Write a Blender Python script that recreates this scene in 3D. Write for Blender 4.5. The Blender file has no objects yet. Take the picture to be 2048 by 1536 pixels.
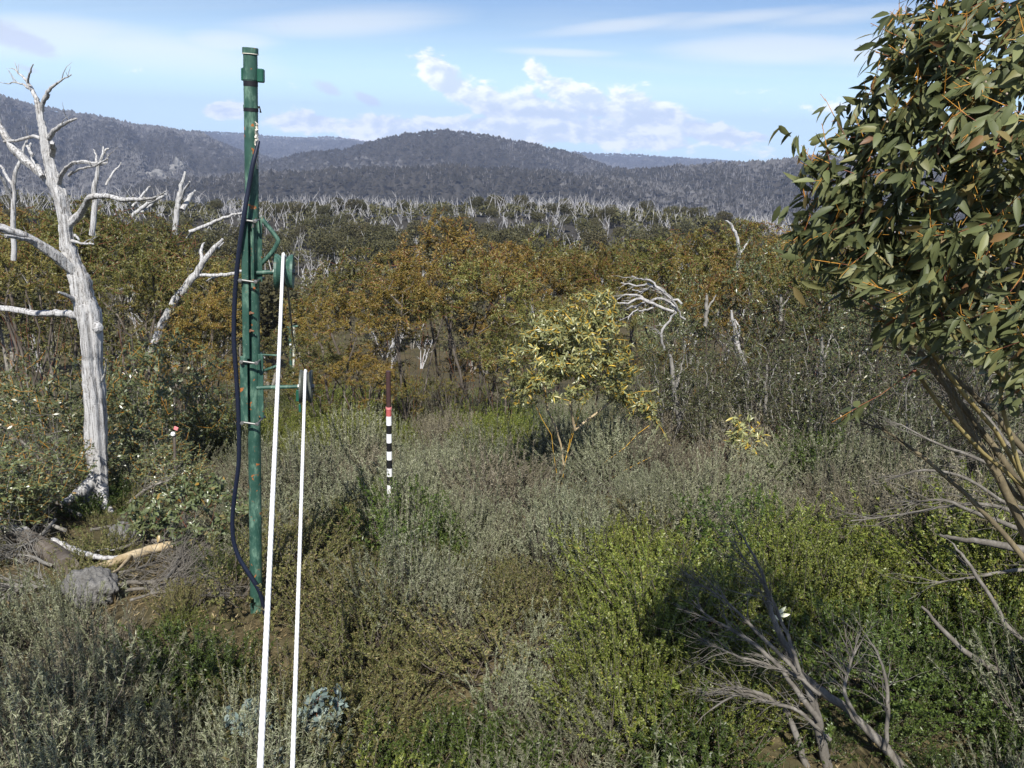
import bpy, bmesh, math, random
import numpy as np
from mathutils import Vector, Matrix, Euler

R_ = math.radians
rng = np.random.default_rng(7)
random.seed(7)
scene = bpy.context.scene
COL = scene.collection

# ------------------------------------------------------------------ camera, sky, sun, exposure
FPX, PITCH, ROLL, CAMZ = 1750.0, 15.3, 2.0, 4.0
SUN_EL, SUN_AZ = 47.0, -3.0          # sun behind the camera, a little to the left
SUN_STRENGTH, SKY_STRENGTH, EXPOSURE = 5.0, 0.056, 0.62

cam_d = bpy.data.cameras.new('camera')
cam = bpy.data.objects.new('camera', cam_d)
COL.objects.link(cam)
cam_d.sensor_width = 36.0
cam_d.lens = FPX / 2048 * 36.0
cam_d.clip_start = 0.05
cam_d.clip_end = 60000
RM = (Matrix.Rotation(R_(90 - PITCH), 3, 'X') @ Matrix.Rotation(R_(ROLL), 3, 'Z'))
cam.matrix_world = Matrix.Translation((0, 0, CAMZ)) @ RM.to_4x4()
scene.camera = cam
RN = np.array(RM)


def ray(px, py):
    return RN @ np.array([(px - 1024) / FPX, -(py - 768) / FPX, -1.0])


def at(px, py, Y):
    """point of the place seen at photo position (px, py), Y metres ahead"""
    d = ray(px, py)
    return np.array([0, 0, CAMZ]) + d * (Y / d[1])


def proj(p):
    c = RN.T @ (np.asarray(p, float) - np.array([0, 0, CAMZ]))
    return 1024 + FPX * c[0] / -c[2], 768 - FPX * c[1] / -c[2]


sun_d = bpy.data.lights.new('sun', 'SUN')
sun_d.energy = SUN_STRENGTH
sun_d.angle = R_(0.53)
sun_d.color = (1.0, 0.955, 0.88)
sun = bpy.data.objects.new('sun', sun_d)
COL.objects.link(sun)
sun_dir = Vector((math.sin(R_(SUN_AZ)) * math.cos(R_(SUN_EL)), -math.cos(R_(SUN_AZ)) * math.cos(R_(SUN_EL)), math.sin(R_(SUN_EL))))
sun.rotation_euler = sun_dir.to_track_quat('Z', 'Y').to_euler()
sun.location = (0, -20, 30)

scene.view_settings.view_transform = 'Standard'
scene.view_settings.look = 'None'
scene.view_settings.gamma = 1.0
scene.view_settings.use_curve_mapping = False
scene.view_settings.exposure = EXPOSURE
scene.render.engine = 'CYCLES'
scene.cycles.use_denoising = True
scene.cycles.max_bounces = 6
scene.cycles.diffuse_bounces = 3
scene.cycles.glossy_bounces = 2
scene.cycles.transmission_bounces = 3
scene.cycles.volume_bounces = 0
scene.cycles.transparent_max_bounces = 4
scene.cycles.caustics_reflective = False
scene.cycles.caustics_refractive = False


class Net:
    """small helper for wiring shader nodes"""

    def __init__(s, tree):
        s.t = tree
        tree.nodes.clear()

    def n(s, kind, **kw):
        nd = s.t.nodes.new(kind)
        for k, v in kw.items():
            setattr(nd, k, v)
        return nd

    def put(s, sock, v):
        if v is None:
            return
        if isinstance(v, bpy.types.NodeSocket):
            s.t.links.new(v, sock)
        else:
            sock.default_value = v

    def m(s, op, a, b=None, c=None, clamp=False):
        nd = s.n('ShaderNodeMath', operation=op, use_clamp=clamp)
        for i, v in enumerate((a, b, c)):
            s.put(nd.inputs[i], v)
        return nd.outputs[0]

    def noise(s, vec, scale, detail=4, rough=.55, dist=0.0):
        nd = s.n('ShaderNodeTexNoise')
        s.put(nd.inputs['Vector'], vec)
        nd.inputs['Scale'].default_value = scale
        nd.inputs['Detail'].default_value = detail
        nd.inputs['Roughness'].default_value = rough
        nd.inputs['Distortion'].default_value = dist
        return nd.outputs[0]

    def ramp(s, fac, stops, interp='LINEAR'):
        nd = s.n('ShaderNodeValToRGB')
        cr = nd.color_ramp
        cr.interpolation = interp
        while len(cr.elements) < len(stops):
            cr.elements.new(0.5)
        for e, (p, c) in zip(cr.elements, stops):
            e.position = p
            e.color = c if len(c) == 4 else (*c, 1)
        s.put(nd.inputs[0], fac)
        return nd.outputs[0]

    def mix(s, f, a, b, mode='MIX'):
        nd = s.n('ShaderNodeMix', data_type='RGBA', blend_type=mode)
        s.put(nd.inputs[0], f)
        s.put(nd.inputs[6], a if not isinstance(a, tuple) else (*a, 1)[:4])
        s.put(nd.inputs[7], b if not isinstance(b, tuple) else (*b, 1)[:4])
        return nd.outputs[2]

    def smooth(s, v, lo, hi, a=0.0, b=1.0):
        nd = s.n('ShaderNodeMapRange', interpolation_type='SMOOTHSTEP')
        s.put(nd.inputs[0], v)
        for i, q in enumerate((lo, hi, a, b)):
            s.put(nd.inputs[i + 1], q)
        return nd.outputs[0]

    def xyz(s, x, y, z):
        nd = s.n('ShaderNodeCombineXYZ')
        for i, v in enumerate((x, y, z)):
            s.put(nd.inputs[i], v)
        return nd.outputs[0]


world = bpy.data.worlds.new('World')
scene.world = world
world.use_nodes = True
W = Net(world.node_tree)
tc = W.n('ShaderNodeTexCoord')
sep = W.n('ShaderNodeSeparateXYZ')
W.put(sep.inputs[0], tc.outputs['Generated'])
DX, DY, DZ = sep.outputs
sky = W.n('ShaderNodeTexSky', sky_type='NISHITA')
sky.sun_disc = False
sky.sun_elevation = R_(SUN_EL)
sky.sun_rotation = R_(180 - SUN_AZ)
sky.altitude = 1500
sky.air_density = 1.0
sky.dust_density = 0.6
sky.ozone_density = 1.5
DEG = 57.29578
az = W.m('MULTIPLY', W.m('ARCTAN2', DX, DY), DEG)
el = W.m('MULTIPLY', W.m('ARCSINE', DZ), DEG)


def azel(px, py):
    d = ray(px, py)
    d = d / np.linalg.norm(d)
    return math.degrees(math.atan2(d[0], d[1])), math.degrees(math.asin(d[2]))


# cumulus bank: soft lobes (photo position, half sizes in degrees, tilt, weight) broken up by noise
LOBES = [(905, 165, 2.9, 1.1, -32, .95), (975, 205, 3.0, 1.0, -25, .95), (1165, 200, 3.2, 1.1, -18, .95), (1090, 230, 4.5, 1.3, -6, .9),
         (1290, 232, 3.3, 1.2, -14, 1.0), (1000, 262, 6.5, .9, -2, 1.0), (1200, 262, 6.0, 1.0, -5, 1.0), (1420, 268, 3.2, .8, -10, .9),
         (780, 255, 4.0, .9, -2, .9), (620, 245, 3.0, .7, -3, .85), (450, 222, 1.6, .6, 2, .9), (1520, 275, 1.3, .4, -8, .7),
         (1075, 150, 1.5, .8, -50, .6)]
GREY_LOBES = [(650, 173, 1.15, .42, -24, .8), (735, 199, 1.2, .45, -22, .85), (25, 72, 2.4, .75, -18, .9), (55, 138, 1.0, .32, -15, .65), (560, 62, .9, .2, -50, .5), (1515, 274, 1.5, .45, -8, .7), (440, 218, 1.5, .45, 2, .7)]
CIRRUS = [(60, 75, 8, 1.5, 2, .95), (330, 110, 8, 1.6, -4, .95), (450, 85, 4, .9, 3, .9), (690, 45, 9, 1.1, 6, .8), (1250, 50, 7, .55, 7, .8), (1480, 35, 8, .6, 5, .75), (1120, 105, 5, .35, 0, .8), (1560, 100, 8, 1.0, 1, 1.0), (1800, 95, 8, 1.1, 2, .95), (1700, 30, 8, .7, 4, .7)]


def lobe_cover(rows):
    cov = None
    for (px, py, ra, re, tilt, wgt) in rows:
        a0, e0 = azel(px, py)
        ct, st = math.cos(R_(tilt)), math.sin(R_(tilt))
        da = W.m('SUBTRACT', az, a0)
        de = W.m('SUBTRACT', el, e0)
        u = W.m('ADD', W.m('MULTIPLY', da, ct / ra), W.m('MULTIPLY', de, st / ra))
        v = W.m('ADD', W.m('MULTIPLY', da, -st / re), W.m('MULTIPLY', de, ct / re))
        q = W.m('ADD', W.m('MULTIPLY', u, u), W.m('MULTIPLY', v, v))
        g = W.m('MULTIPLY', W.m('EXPONENT', W.m('MULTIPLY', q, -0.9)), wgt)
        cov = g if cov is None else W.m('MAXIMUM', cov, g)
    return cov


cov = lobe_cover(LOBES)
grey = lobe_cover(GREY_LOBES)
veil = lobe_cover(CIRRUS)
# scattered low cumulus all round the horizon
low = W.noise(W.xyz(W.m('MULTIPLY', az, .05), W.m('MULTIPLY', el, .22), 3.0), 1.0, 2)
lowband = W.m('MULTIPLY', W.smooth(el, .2, 1.6), W.smooth(el, 4.2, 2.2))
cov = W.m('MAXIMUM', cov, W.m('MULTIPLY', W.smooth(low, .5, .68), W.m('MULTIPLY', lowband, .6)))


def puff(da, de):
    v = W.xyz(W.m('ADD', W.m('MULTIPLY', az, .55), da), W.m('ADD', W.m('MULTIPLY', el, .95), de), 1.7)
    return W.noise(v, 1.0, 7, .6, .25)


p0 = puff(0, 0)
p1 = puff(-.28, .32)
dens = W.m('ADD', cov, W.m('MULTIPLY', W.m('SUBTRACT', p0, .5), 1.5))
c_alpha = W.m('MULTIPLY', W.smooth(dens, .32, .58), .96)
lit = W.smooth(W.m('ADD', W.m('SUBTRACT', p0, p1), W.m('MULTIPLY', W.m('SUBTRACT', .55, cov), .25)), -.17, .13)
g_alpha = W.m('MULTIPLY', W.smooth(W.m('ADD', grey, W.m('MULTIPLY', W.m('SUBTRACT', p0, .5), 1.3)), .35, .75), .8)
c_col = W.mix(lit, (7.7, 8.9, 10.0), (13.5, 13.7, 13.2))
# high thin cirrus in long streaks
dz2 = W.m('MAXIMUM', W.m('ADD', DZ, .10), .03)
cu = W.m('DIVIDE', DX, dz2)
cv = W.m('DIVIDE', DY, dz2)
cir = W.noise(W.xyz(W.m('ADD', W.m('MULTIPLY', cu, .33), W.m('MULTIPLY', cv, .18)), W.m('MULTIPLY', cv, 1.05), 5.3), 1.0, 6, .62, .5)
cir2 = W.noise(W.xyz(W.m('MULTIPLY', cu, .28), W.m('MULTIPLY', cv, .36), 9.1), 1.0, 2)
ci_w = W.m('MULTIPLY', W.smooth(cir, .38, .68), W.smooth(cir2, .36, .54))
ci_v = W.smooth(W.m('ADD', veil, W.m('MULTIPLY', W.m('SUBTRACT', cir, .5), .9)), .28, .85)
inframe = W.smooth(W.m('ABSOLUTE', az), 44, 34)
ci_a = W.m('MULTIPLY', W.m('MAXIMUM', ci_v, W.m('MULTIPLY', ci_w, W.m('SUBTRACT', 1.0, W.m('MULTIPLY', inframe, .65)))), W.m('MULTIPLY', W.smooth(el, 2.0, 5), .74))
skyc = W.mix(W.m('MULTIPLY', W.smooth(el, 12.0, 2.0), .85), W.mix(1.0, sky.outputs[0], (.62, .90, 1.32), 'MULTIPLY'), (8.0, 11.3, 12.6))
skyc = W.mix(ci_a, skyc, (10.4, 11.4, 12.2))
skyc = W.mix(g_alpha, skyc, (7.2, 8.0, 9.8))
skyc = W.mix(c_alpha, skyc, c_col)
lift = W.m('ADD', 1.0, W.m('MULTIPLY', W.smooth(el, 8.0, .3), .75))
vm = W.n('ShaderNodeVectorMath', operation='SCALE')
W.put(vm.inputs[0], skyc)
W.put(vm.inputs['Scale'], lift)
skyc = vm.outputs[0]
bg = W.n('ShaderNodeBackground')
W.put(bg.inputs[0], skyc)
bg.inputs[1].default_value = SKY_STRENGTH
wo = W.n('ShaderNodeOutputWorld')
W.put(wo.inputs[0], bg.outputs[0])

# ------------------------------------------------------------------ helpers: meshes, things, materials


def nrm(v):
    v = np.asarray(v, float)
    return v / np.maximum(np.linalg.norm(v, axis=-1, keepdims=True), 1e-9)


class MB:
    """collects tubes, leaves and faces; build() links them as one mesh"""

    def __init__(s):
        s.v, s.f, s.mi, s.n, s.smooth = [], [], [], 0, []

    def add(s, verts, faces, mi=0, smooth=True):
        verts = np.asarray(verts, float).reshape(-1, 3)
        faces = np.asarray(faces, int)
        s.v.append(verts)
        s.f.append(faces + s.n)
        s.mi.append(np.full(len(faces), mi))
        s.smooth.append(np.full(len(faces), smooth))
        s.n += len(verts)

    def tube(s, P, R, sides=6, mi=0, cap=True, ridge=None):
        P = np.asarray(P, float)
        n = len(P)
        R = np.broadcast_to(np.asarray(R, float), (n,))
        t = nrm(np.gradient(P, axis=0))
        ref = np.eye(3)[np.argmin(np.abs(t).max(axis=0))]
        a = nrm(np.cross(t, ref))
        b = np.cross(t, a)
        th = np.arange(sides) * 2 * math.pi / sides
        rr = np.repeat(R[:, None], sides, 1)
        if ridge is not None:
            rr = rr * ridge(n, th)
        V = P[:, None, :] + rr[..., None] * (np.cos(th)[None, :, None] * a[:, None, :] + np.sin(th)[None, :, None] * b[:, None, :])
        i = np.arange(n - 1)[:, None] * sides
        j = np.arange(sides)[None, :]
        k = (j + 1) % sides
        Q = np.stack([i + j, i + k, i + sides + k, i + sides + j], -1).reshape(-1, 4)
        s.add(V, Q, mi)
        if cap:
            for ring, flip in ((0, True), (n - 1, False)):
                idx = s.n + np.arange(sides)
                c = s.n + sides
                s.v.append(np.concatenate([V[ring], P[ring][None]]))
                s.n += sides + 1
                T = np.stack([idx, np.roll(idx, -1), np.full(sides, c)], -1)
                s.f.append(T[:, ::-1] if flip else T)
                s.mi.append(np.full(sides, mi))
                s.smooth.append(np.full(sides, False))

    def sticks(s, A, B, ra, rb, mi=0):
        """many thin three-sided sticks at once"""
        A, B = np.asarray(A, float), np.asarray(B, float)
        n = len(A)
        ra = np.broadcast_to(ra, (n,))
        rb = np.broadcast_to(rb, (n,))
        t = nrm(B - A)
        ref = np.where(np.abs(t[:, 2:3]) < .8, np.array([[0, 0, 1.]]), np.array([[1., 0, 0]]))
        a = nrm(np.cross(t, ref))
        b = np.cross(t, a)
        V = np.empty((n, 6, 3))
        for k in range(3):
            th = k * 2 * math.pi / 3
            o = math.cos(th) * a + math.sin(th) * b
            V[:, k] = A + o * ra[:, None]
            V[:, 3 + k] = B + o * rb[:, None]
        base = np.arange(n)[:, None] * 6
        Q = np.concatenate([base + np.array([[k, (k + 1) % 3, 3 + (k + 1) % 3, 3 + k]]) for k in range(3)])
        s.add(V, Q, mi)

    def leaves(s, base, d, up, ln, wd, tmpl, mi=0):
        uvw, tris = tmpl
        n = len(base)
        X = nrm(d)
        Y = nrm(np.cross(up, X))
        Z = np.cross(X, Y)
        ln = np.broadcast_to(ln, (n,))[:, None, None]
        wd = np.broadcast_to(wd, (n,))[:, None, None]
        V = base[:, None] + ln * uvw[None, :, 0:1] * X[:, None] + wd * uvw[None, :, 1:2] * Y[:, None] + ln * uvw[None, :, 2:3] * Z[:, None]
        T = (np.arange(n)[:, None, None] * len(uvw) + tris[None]).reshape(-1, tris.shape[1])
        s.add(V, T, mi)

    def box(s, c, size, rot=None, mi=0, bevel=.0):
        sx, sy, sz = np.asarray(size, float) / 2
        if bevel <= 0:
            V = np.array([[x, y, z] for x in (-sx, sx) for y in (-sy, sy) for z in (-sz, sz)])
            F = np.array([[0, 1, 3, 2], [4, 6, 7, 5], [0, 4, 5, 1], [2, 3, 7, 6], [0, 2, 6, 4], [1, 5, 7, 3]])
        else:
            bm = bmesh.new()
            bmesh.ops.create_cube(bm, size=1)
            for vv in bm.verts:
                vv.co = Vector((vv.co.x * 2 * sx, vv.co.y * 2 * sy, vv.co.z * 2 * sz))
            bmesh.ops.bevel(bm, geom=list(bm.edges), offset=bevel, segments=1, affect='EDGES')
            bm.verts.index_update()
            V = np.array([vv.co[:] for vv in bm.verts])
            F3 = [[vv.index for vv in f.verts] for f in bm.faces]
            bm.free()
            if rot is not None:
                V = V @ np.array(rot).T
            V = V + np.asarray(c)
            o = s.n
            s.v.append(V)
            s.n += len(V)
            for f in F3:
                s.f.append(np.array([f]) + o)
                s.mi.append(np.array([mi]))
                s.smooth.append(np.array([False]))
            return
        if rot is not None:
            V = V @ np.array(rot).T
        s.add(V + np.asarray(c), F, mi, False)

    def lathe(s, prof, c, axis, sides=32, mi=0):
        """profile of (radius, along) turned about an axis"""
        axis = nrm(np.asarray(axis, float))
        ref = np.array([0, 0, 1.]) if abs(axis[2]) < .8 else np.array([1., 0, 0])
        a = nrm(np.cross(axis, ref))
        b = np.cross(axis, a)
        th = np.arange(sides) * 2 * math.pi / sides
        V = np.array([np.asarray(c) + axis * h + r * (math.cos(q) * a + math.sin(q) * b) for r, h in prof for q in th])
        n = len(prof)
        i = np.arange(n - 1)[:, None] * sides
        j = np.arange(sides)[None, :]
        k = (j + 1) % sides
        s.add(V, np.stack([i + j, i + k, i + sides + k, i + sides + j], -1).reshape(-1, 4), mi, False)

    def mesh(s, name, mats):
        me = bpy.data.meshes.new(name)
        V = np.concatenate(s.v)
        sizes = np.concatenate([np.full(len(f), f.shape[1]) for f in s.f])
        loops = np.concatenate([f.reshape(-1) for f in s.f]).astype(np.int32)
        me.vertices.add(len(V))
        me.vertices.foreach_set('co', V.astype(np.float32).ravel())
        me.loops.add(len(loops))
        me.loops.foreach_set('vertex_index', loops)
        me.polygons.add(len(sizes))
        starts = np.concatenate([[0], np.cumsum(sizes)[:-1]]).astype(np.int32)
        me.polygons.foreach_set('loop_start', starts)
        me.polygons.foreach_set('material_index', np.concatenate(s.mi).astype(np.int32))
        me.polygons.foreach_set('use_smooth', np.concatenate(s.smooth).astype(bool))
        for m in (mats if isinstance(mats, (list, tuple)) else [mats]):
            me.materials.append(m)
        me.update(calc_edges=True)
        me.validate()
        return me

    def build(s, name, mats, parent=None, loc=(0, 0, 0)):
        if loc is not None and any(loc):
            off = np.asarray(loc, float)
            s.v = [v - off for v in s.v]
        return link(name, s.mesh(name, mats), parent, loc if parent is None else (0, 0, 0))


def link(name, me, parent=None, loc=(0, 0, 0)):
    o = bpy.data.objects.new(name, me)
    COL.objects.link(o)
    o.location = tuple(loc)
    if parent:
        o.parent = parent
    return o


def tag(o, label=None, cat=None, group=None, kind=None):
    for k, v in (('label', label), ('category', cat), ('group', group), ('kind', kind)):
        if v:
            o[k] = v
    return o


def thing(name, label, cat, loc=(0, 0, 0), group=None):
    o = bpy.data.objects.new(name, None)
    COL.objects.link(o)
    o.empty_display_size = .2
    o.location = tuple(loc)
    return tag(o, label, cat, group)


def copy_tree(o, parent=None):
    c = o.copy()
    COL.objects.link(c)
    if parent:
        c.parent = parent
    for ch in list(o.children):
        copy_tree(ch, c)
    return c


def material(name):
    m = bpy.data.materials.new(name)
    m.use_nodes = True
    N = Net(m.node_tree)
    out = N.n('ShaderNodeOutputMaterial')
    return m, N, out


def principled(N, out, col, rough=.7, spec=.3, metal=0.0, bump=None, bstr=.3, bdist=.01):
    p = N.n('ShaderNodeBsdfPrincipled')
    N.put(p.inputs['Base Color'], col if not isinstance(col, tuple) else (*col, 1)[:4])
    N.put(p.inputs['Roughness'], rough)
    p.inputs['Specular IOR Level'].default_value = spec
    p.inputs['Metallic'].default_value = metal
    if bump is not None:
        b = N.n('ShaderNodeBump')
        b.inputs['Strength'].default_value = bstr
        b.inputs['Distance'].default_value = bdist
        N.put(b.inputs['Height'], bump)
        N.put(p.inputs['Normal'], b.outputs[0])
    if out is not None:
        N.put(out.inputs[0], p.outputs[0])
    return p


def leaf_mat(name, stops, rough=.45, spec=.5, trans=.25, hue=.0, alt=None):
    """foliage: every leaf its own shade of the ramp, some light passing through"""
    m, N, out = material(name)
    g = N.n('ShaderNodeNewGeometry')
    oi = N.n('ShaderNodeObjectInfo')
    r = N.m('FRACT', N.m('ADD', g.outputs['Random Per Island'], N.m('MULTIPLY', oi.outputs['Random'], 1.0)))
    c = N.ramp(r, stops)
    if alt:
        c = N.mix(N.smooth(N.m('FRACT', N.m('MULTIPLY', oi.outputs['Random'], 3.7)), .25, .75), c, N.ramp(r, alt))
    hs = N.n('ShaderNodeHueSaturation')
    N.put(hs.inputs['Color'], c)
    N.put(hs.inputs['Hue'], N.m('ADD', .5 - hue, N.m('MULTIPLY', oi.outputs['Random'], 2 * hue)))
    N.put(hs.inputs['Value'], N.m('ADD', .76, N.m('MULTIPLY', N.m('FRACT', N.m('MULTIPLY', oi.outputs['Random'], 7.3)), .48)))
    p = principled(N, None, hs.outputs[0], rough, spec)
    t = N.n('ShaderNodeBsdfTranslucent')
    N.put(t.inputs[0], hs.outputs[0])
    mx = N.n('ShaderNodeMixShader')
    mx.inputs[0].default_value = trans
    N.put(mx.inputs[1], p.outputs[0])
    N.put(mx.inputs[2], t.outputs[0])
    N.put(out.inputs[0], mx.outputs[0])
    return m


def bark_mat(name, stops, scale=(9, 9, 1.2), rough=.85, bdist=.006, fine=60, spec=.2, patch=False):
    m, N, out = material(name)
    t = N.n('ShaderNodeTexCoord')
    mp = N.n('ShaderNodeMapping')
    mp.inputs['Scale'].default_value = scale
    N.put(mp.inputs['Vector'], t.outputs['Object'])
    a = N.noise(mp.outputs[0], 1.0, 6, .65, .6)
    b = N.noise(t.outputs['Object'], fine, 3)
    c = N.ramp(N.m('ADD', N.m('MULTIPLY', a, .8), N.m('MULTIPLY', b, .2)), stops)
    if patch:
        w = N.noise(t.outputs['Object'], 2.6, 5, .65, .8)
        c = N.mix(N.m('MULTIPLY', N.smooth(w, .52, .72), .6), c, (.66, .60, .53), 'MULTIPLY')
    principled(N, out, c, rough, spec, 0, N.m('ADD', a, N.m('MULTIPLY', b, .3)), .8, bdist)
    return m


def plain_mat(name, col, rough=.6, spec=.3, metal=0.0, var=.12, scale=30):
    m, N, out = material(name)
    t = N.n('ShaderNodeTexCoord')
    a = N.noise(t.outputs['Object'], scale, 4)
    c = N.mix(a, tuple(x * (1 - var) for x in col), tuple(min(1, x * (1 + var)) for x in col))
    principled(N, out, c, rough, spec, metal, a, .2, .003)
    return m


# ------------------------------------------------------------------ materials
GUM_OLIVE = leaf_mat('gum leaf olive', [(0, (.080, .086, .025)), (.35, (.122, .126, .032)), (.7, (.155, .15, .038)), (.9, (.16, .13, .03)), (.99, (.19, .18, .06)), (1, (.34, .35, .25))], .45, .35, .14, .010, [(0, (.105, .085, .022)), (.35, (.165, .122, .026)), (.7, (.205, .138, .024)), (.9, (.165, .135, .032)), (.99, (.26, .16, .03)), (1, (.34, .33, .2))])
GUM_GREEN = leaf_mat('gum leaf grey green', [(0, (.075, .095, .04)), (.4, (.12, .145, .055)), (.7, (.16, .18, .08)), (.93, (.20, .23, .13)), (1, (.36, .20, .04))], .33, .55, .2, .01)
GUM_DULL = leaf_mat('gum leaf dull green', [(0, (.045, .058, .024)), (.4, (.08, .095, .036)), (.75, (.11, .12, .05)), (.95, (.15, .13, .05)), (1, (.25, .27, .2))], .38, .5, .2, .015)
GUM_YELLOW = leaf_mat('gum leaf pale yellow', [(0, (.16, .18, .07)), (.4, (.27, .28, .11)), (.75, (.36, .37, .18)), (.93, (.46, .37, .07)), (1, (.55, .34, .03))], .33, .55, .25)
GUM_NEAR = leaf_mat('gum leaf near', [(0, (.075, .092, .038)), (.4, (.12, .14, .056)), (.75, (.155, .172, .07)), (.95, (.22, .215, .08)), (1, (.18, .08, .035))], .5, .38, .25)
BLUE_LEAF = leaf_mat('sapling leaf blue grey', [(0, (.12, .165, .15)), (.6, (.17, .22, .195)), (1, (.23, .275, .245))], .5, .4, .12)
FAR_LEAF = leaf_mat('distant gum crown', [(0, (.048, .046, .020)), (.4, (.080, .072, .029)), (.75, (.078, .076, .034)), (1, (.11, .092, .036))], .6, .3, .15, .012)
HEATH_GREY = leaf_mat('heath grey green', [(0, (.115, .125, .065)), (.35, (.185, .198, .112)), (.7, (.255, .265, .165)), (1, (.35, .35, .25))], .6, .3, .2, .012)
HEATH_GREEN = leaf_mat('heath bright green', [(0, (.085, .108, .016)), (.3, (.135, .170, .028)), (.7, (.21, .240, .046)), (.95, (.30, .32, .085)), (1, (.34, .27, .07))], .42, .45, .3, .008)
HEATH_OLIVE = leaf_mat('heath olive brown', [(0, (.08, .085, .026)), (.4, (.13, .135, .042)), (.75, (.18, .175, .065)), (1, (.23, .175, .085))], .55, .3, .25, .012)
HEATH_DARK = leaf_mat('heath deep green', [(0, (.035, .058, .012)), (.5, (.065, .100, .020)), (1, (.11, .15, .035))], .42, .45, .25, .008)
HEATH_TAN = leaf_mat('heath tan grey', [(0, (.11, .098, .06)), (.4, (.18, .16, .105)), (.75, (.25, .225, .155)), (1, (.33, .30, .22))], .6, .3, .2, .01)
HEATH_RED = leaf_mat('heath reddish twig', [(0, (.12, .05, .03)), (.5, (.17, .075, .045)), (1, (.20, .12, .06))], .6, .3, .1)
STRAW = leaf_mat('dry straw', [(0, (.13, .095, .05)), (.5, (.24, .18, .09)), (1, (.36, .29, .16))], .7, .2, .2)
TWIG_ORANGE = bark_mat('orange twig bark', [(.2, (.20, .075, .012)), (.5, (.40, .19, .025)), (.8, (.52, .30, .05))], (14, 14, 6), .5, .001, 90, .4)
TWIG_YELLOW = bark_mat('yellow twig bark', [(.2, (.38, .17, .02)), (.5, (.62, .36, .04)), (.8, (.72, .48, .08))], (14, 14, 6), .5, .001, 90, .4)
TWIG_RED = bark_mat('reddish twig bark', [(.2, (.10, .035, .025)), (.5, (.19, .07, .04)), (.8, (.30, .13, .06))], (14, 14, 6), .55, .001, 90, .3)
STEM_DARK = bark_mat('dark gum stem', [(.25, (.045, .036, .028)), (.5, (.11, .092, .075)), (.75, (.24, .22, .19))], (6, 6, 1.5))
STEM_GREY = bark_mat('grey gum stem', [(.25, (.07, .062, .052)), (.5, (.19, .175, .15)), (.75, (.40, .38, .34))], (6, 6, 1.5))
STEM_CREAM = bark_mat('cream gum stem', [(.25, (.16, .12, .07)), (.5, (.42, .33, .20)), (.75, (.60, .52, .38))], (7, 7, 1.3), .7)
STEM_YELLOW = bark_mat('yellow olive gum stem', [(.25, (.07, .055, .028)), (.45, (.18, .145, .06)), (.62, (.34, .28, .12)), (.8, (.12, .10, .07))], (8, 8, 2.2), .6)
DEAD_WHITE = bark_mat('bleached dead wood', [(.33, (.05, .046, .042)), (.42, (.20, .19, .18)), (.50, (.47, .465, .46)), (.75, (.64, .637, .63))], (34, 34, 1.7), .8, .035, 70, patch=True)
DEAD_FAR = plain_mat('far bleached wood', (.42, .415, .42), .8, .2)
DEAD_GREY = bark_mat('grey dead twig', [(.25, (.05, .044, .037)), (.5, (.13, .118, .10)), (.75, (.27, .255, .23))], (12, 12, 2.5), .85, .003, 80)
DEAD_GREY_PALE = bark_mat('silver dead branch', [(.3, (.12, .11, .10)), (.5, (.34, .33, .32)), (.75, (.50, .49, .48))], (14, 14, 3), .85, .004, 80)
STEM_TWIG = bark_mat('olive grey twig bark', [(.25, (.05, .042, .03)), (.5, (.14, .115, .07)), (.75, (.30, .25, .15))], (10, 10, 2.5), .75, .003, 80)
STEM_PALE = bark_mat('pale grey gum stem', [(.3, (.08, .075, .065)), (.5, (.20, .19, .17)), (.72, (.35, .335, .31))], (7, 7, 1.6), .8)
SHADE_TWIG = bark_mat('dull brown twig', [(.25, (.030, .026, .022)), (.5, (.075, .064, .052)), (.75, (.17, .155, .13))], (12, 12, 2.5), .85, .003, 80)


def paint_mat():
    m, N, out = material('green pole paint')
    t = N.n('ShaderNodeTexCoord')
    O = t.outputs['Object']
    g = N.noise(O, 9, 4)
    c = N.mix(N.smooth(g, .3, .75), (.019, .062, .046), (.034, .092, .069))
    mp = N.n('ShaderNodeMapping')
    mp.inputs['Scale'].default_value = (1, 1, .35)
    N.put(mp.inputs['Vector'], O)
    chalk = N.noise(mp.outputs[0], 16, 6, .7)
    c = N.mix(N.m('MULTIPLY', N.smooth(chalk, .46, .70), .7), c, (.18, .30, .22))
    rust = N.noise(O, 13, 5, .62, .3)
    c = N.mix(N.smooth(rust, .625, .67), c, (.36, .12, .03))
    chip = N.noise(O, 60, 3)
    c = N.mix(N.smooth(chip, .72, .75), c, (.42, .45, .40))
    ro = N.m('ADD', .38, N.m('MULTIPLY', chalk, .3))
    principled(N, out, c, ro, .45, 0, N.m('ADD', g, N.m('MULTIPLY', rust, .6)), .25, .004)
    return m


GREEN = paint_mat()
GREEN_DARK = plain_mat('dark green paint', (.014, .085, .055), .45, .4, 0, .3, 12)
RUBBER = plain_mat('black rubber band', (.012, .012, .016), .6, .3)
HOSE = plain_mat('blue black hose', (.010, .014, .030), .38, .5)
STEEL = plain_mat('galvanised steel', (.21, .21, .20), .45, .5, .6, .3, 40)
RUSTY = plain_mat('rusty steel', (.20, .10, .06), .75, .3, .2, .5, 30)
GROOVE = plain_mat('worn dark groove', (.05, .048, .05), .5, .4, .3, .4, 20)
ROPE = plain_mat('white rope', (.70, .70, .685), .75, .2, 0, .05, 120)
ROPE_OLD = plain_mat('old grey rope', (.26, .255, .24), .85, .2, 0, .2, 80)
WHITE = plain_mat('white paint', (.78, .78, .77), .5, .4, 0, .05, 40)
BLACK = plain_mat('black paint', (.012, .012, .013), .45, .4)
BROWN = plain_mat('brown painted tube', (.055, .028, .026), .5, .4, 0, .3, 20)
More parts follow.
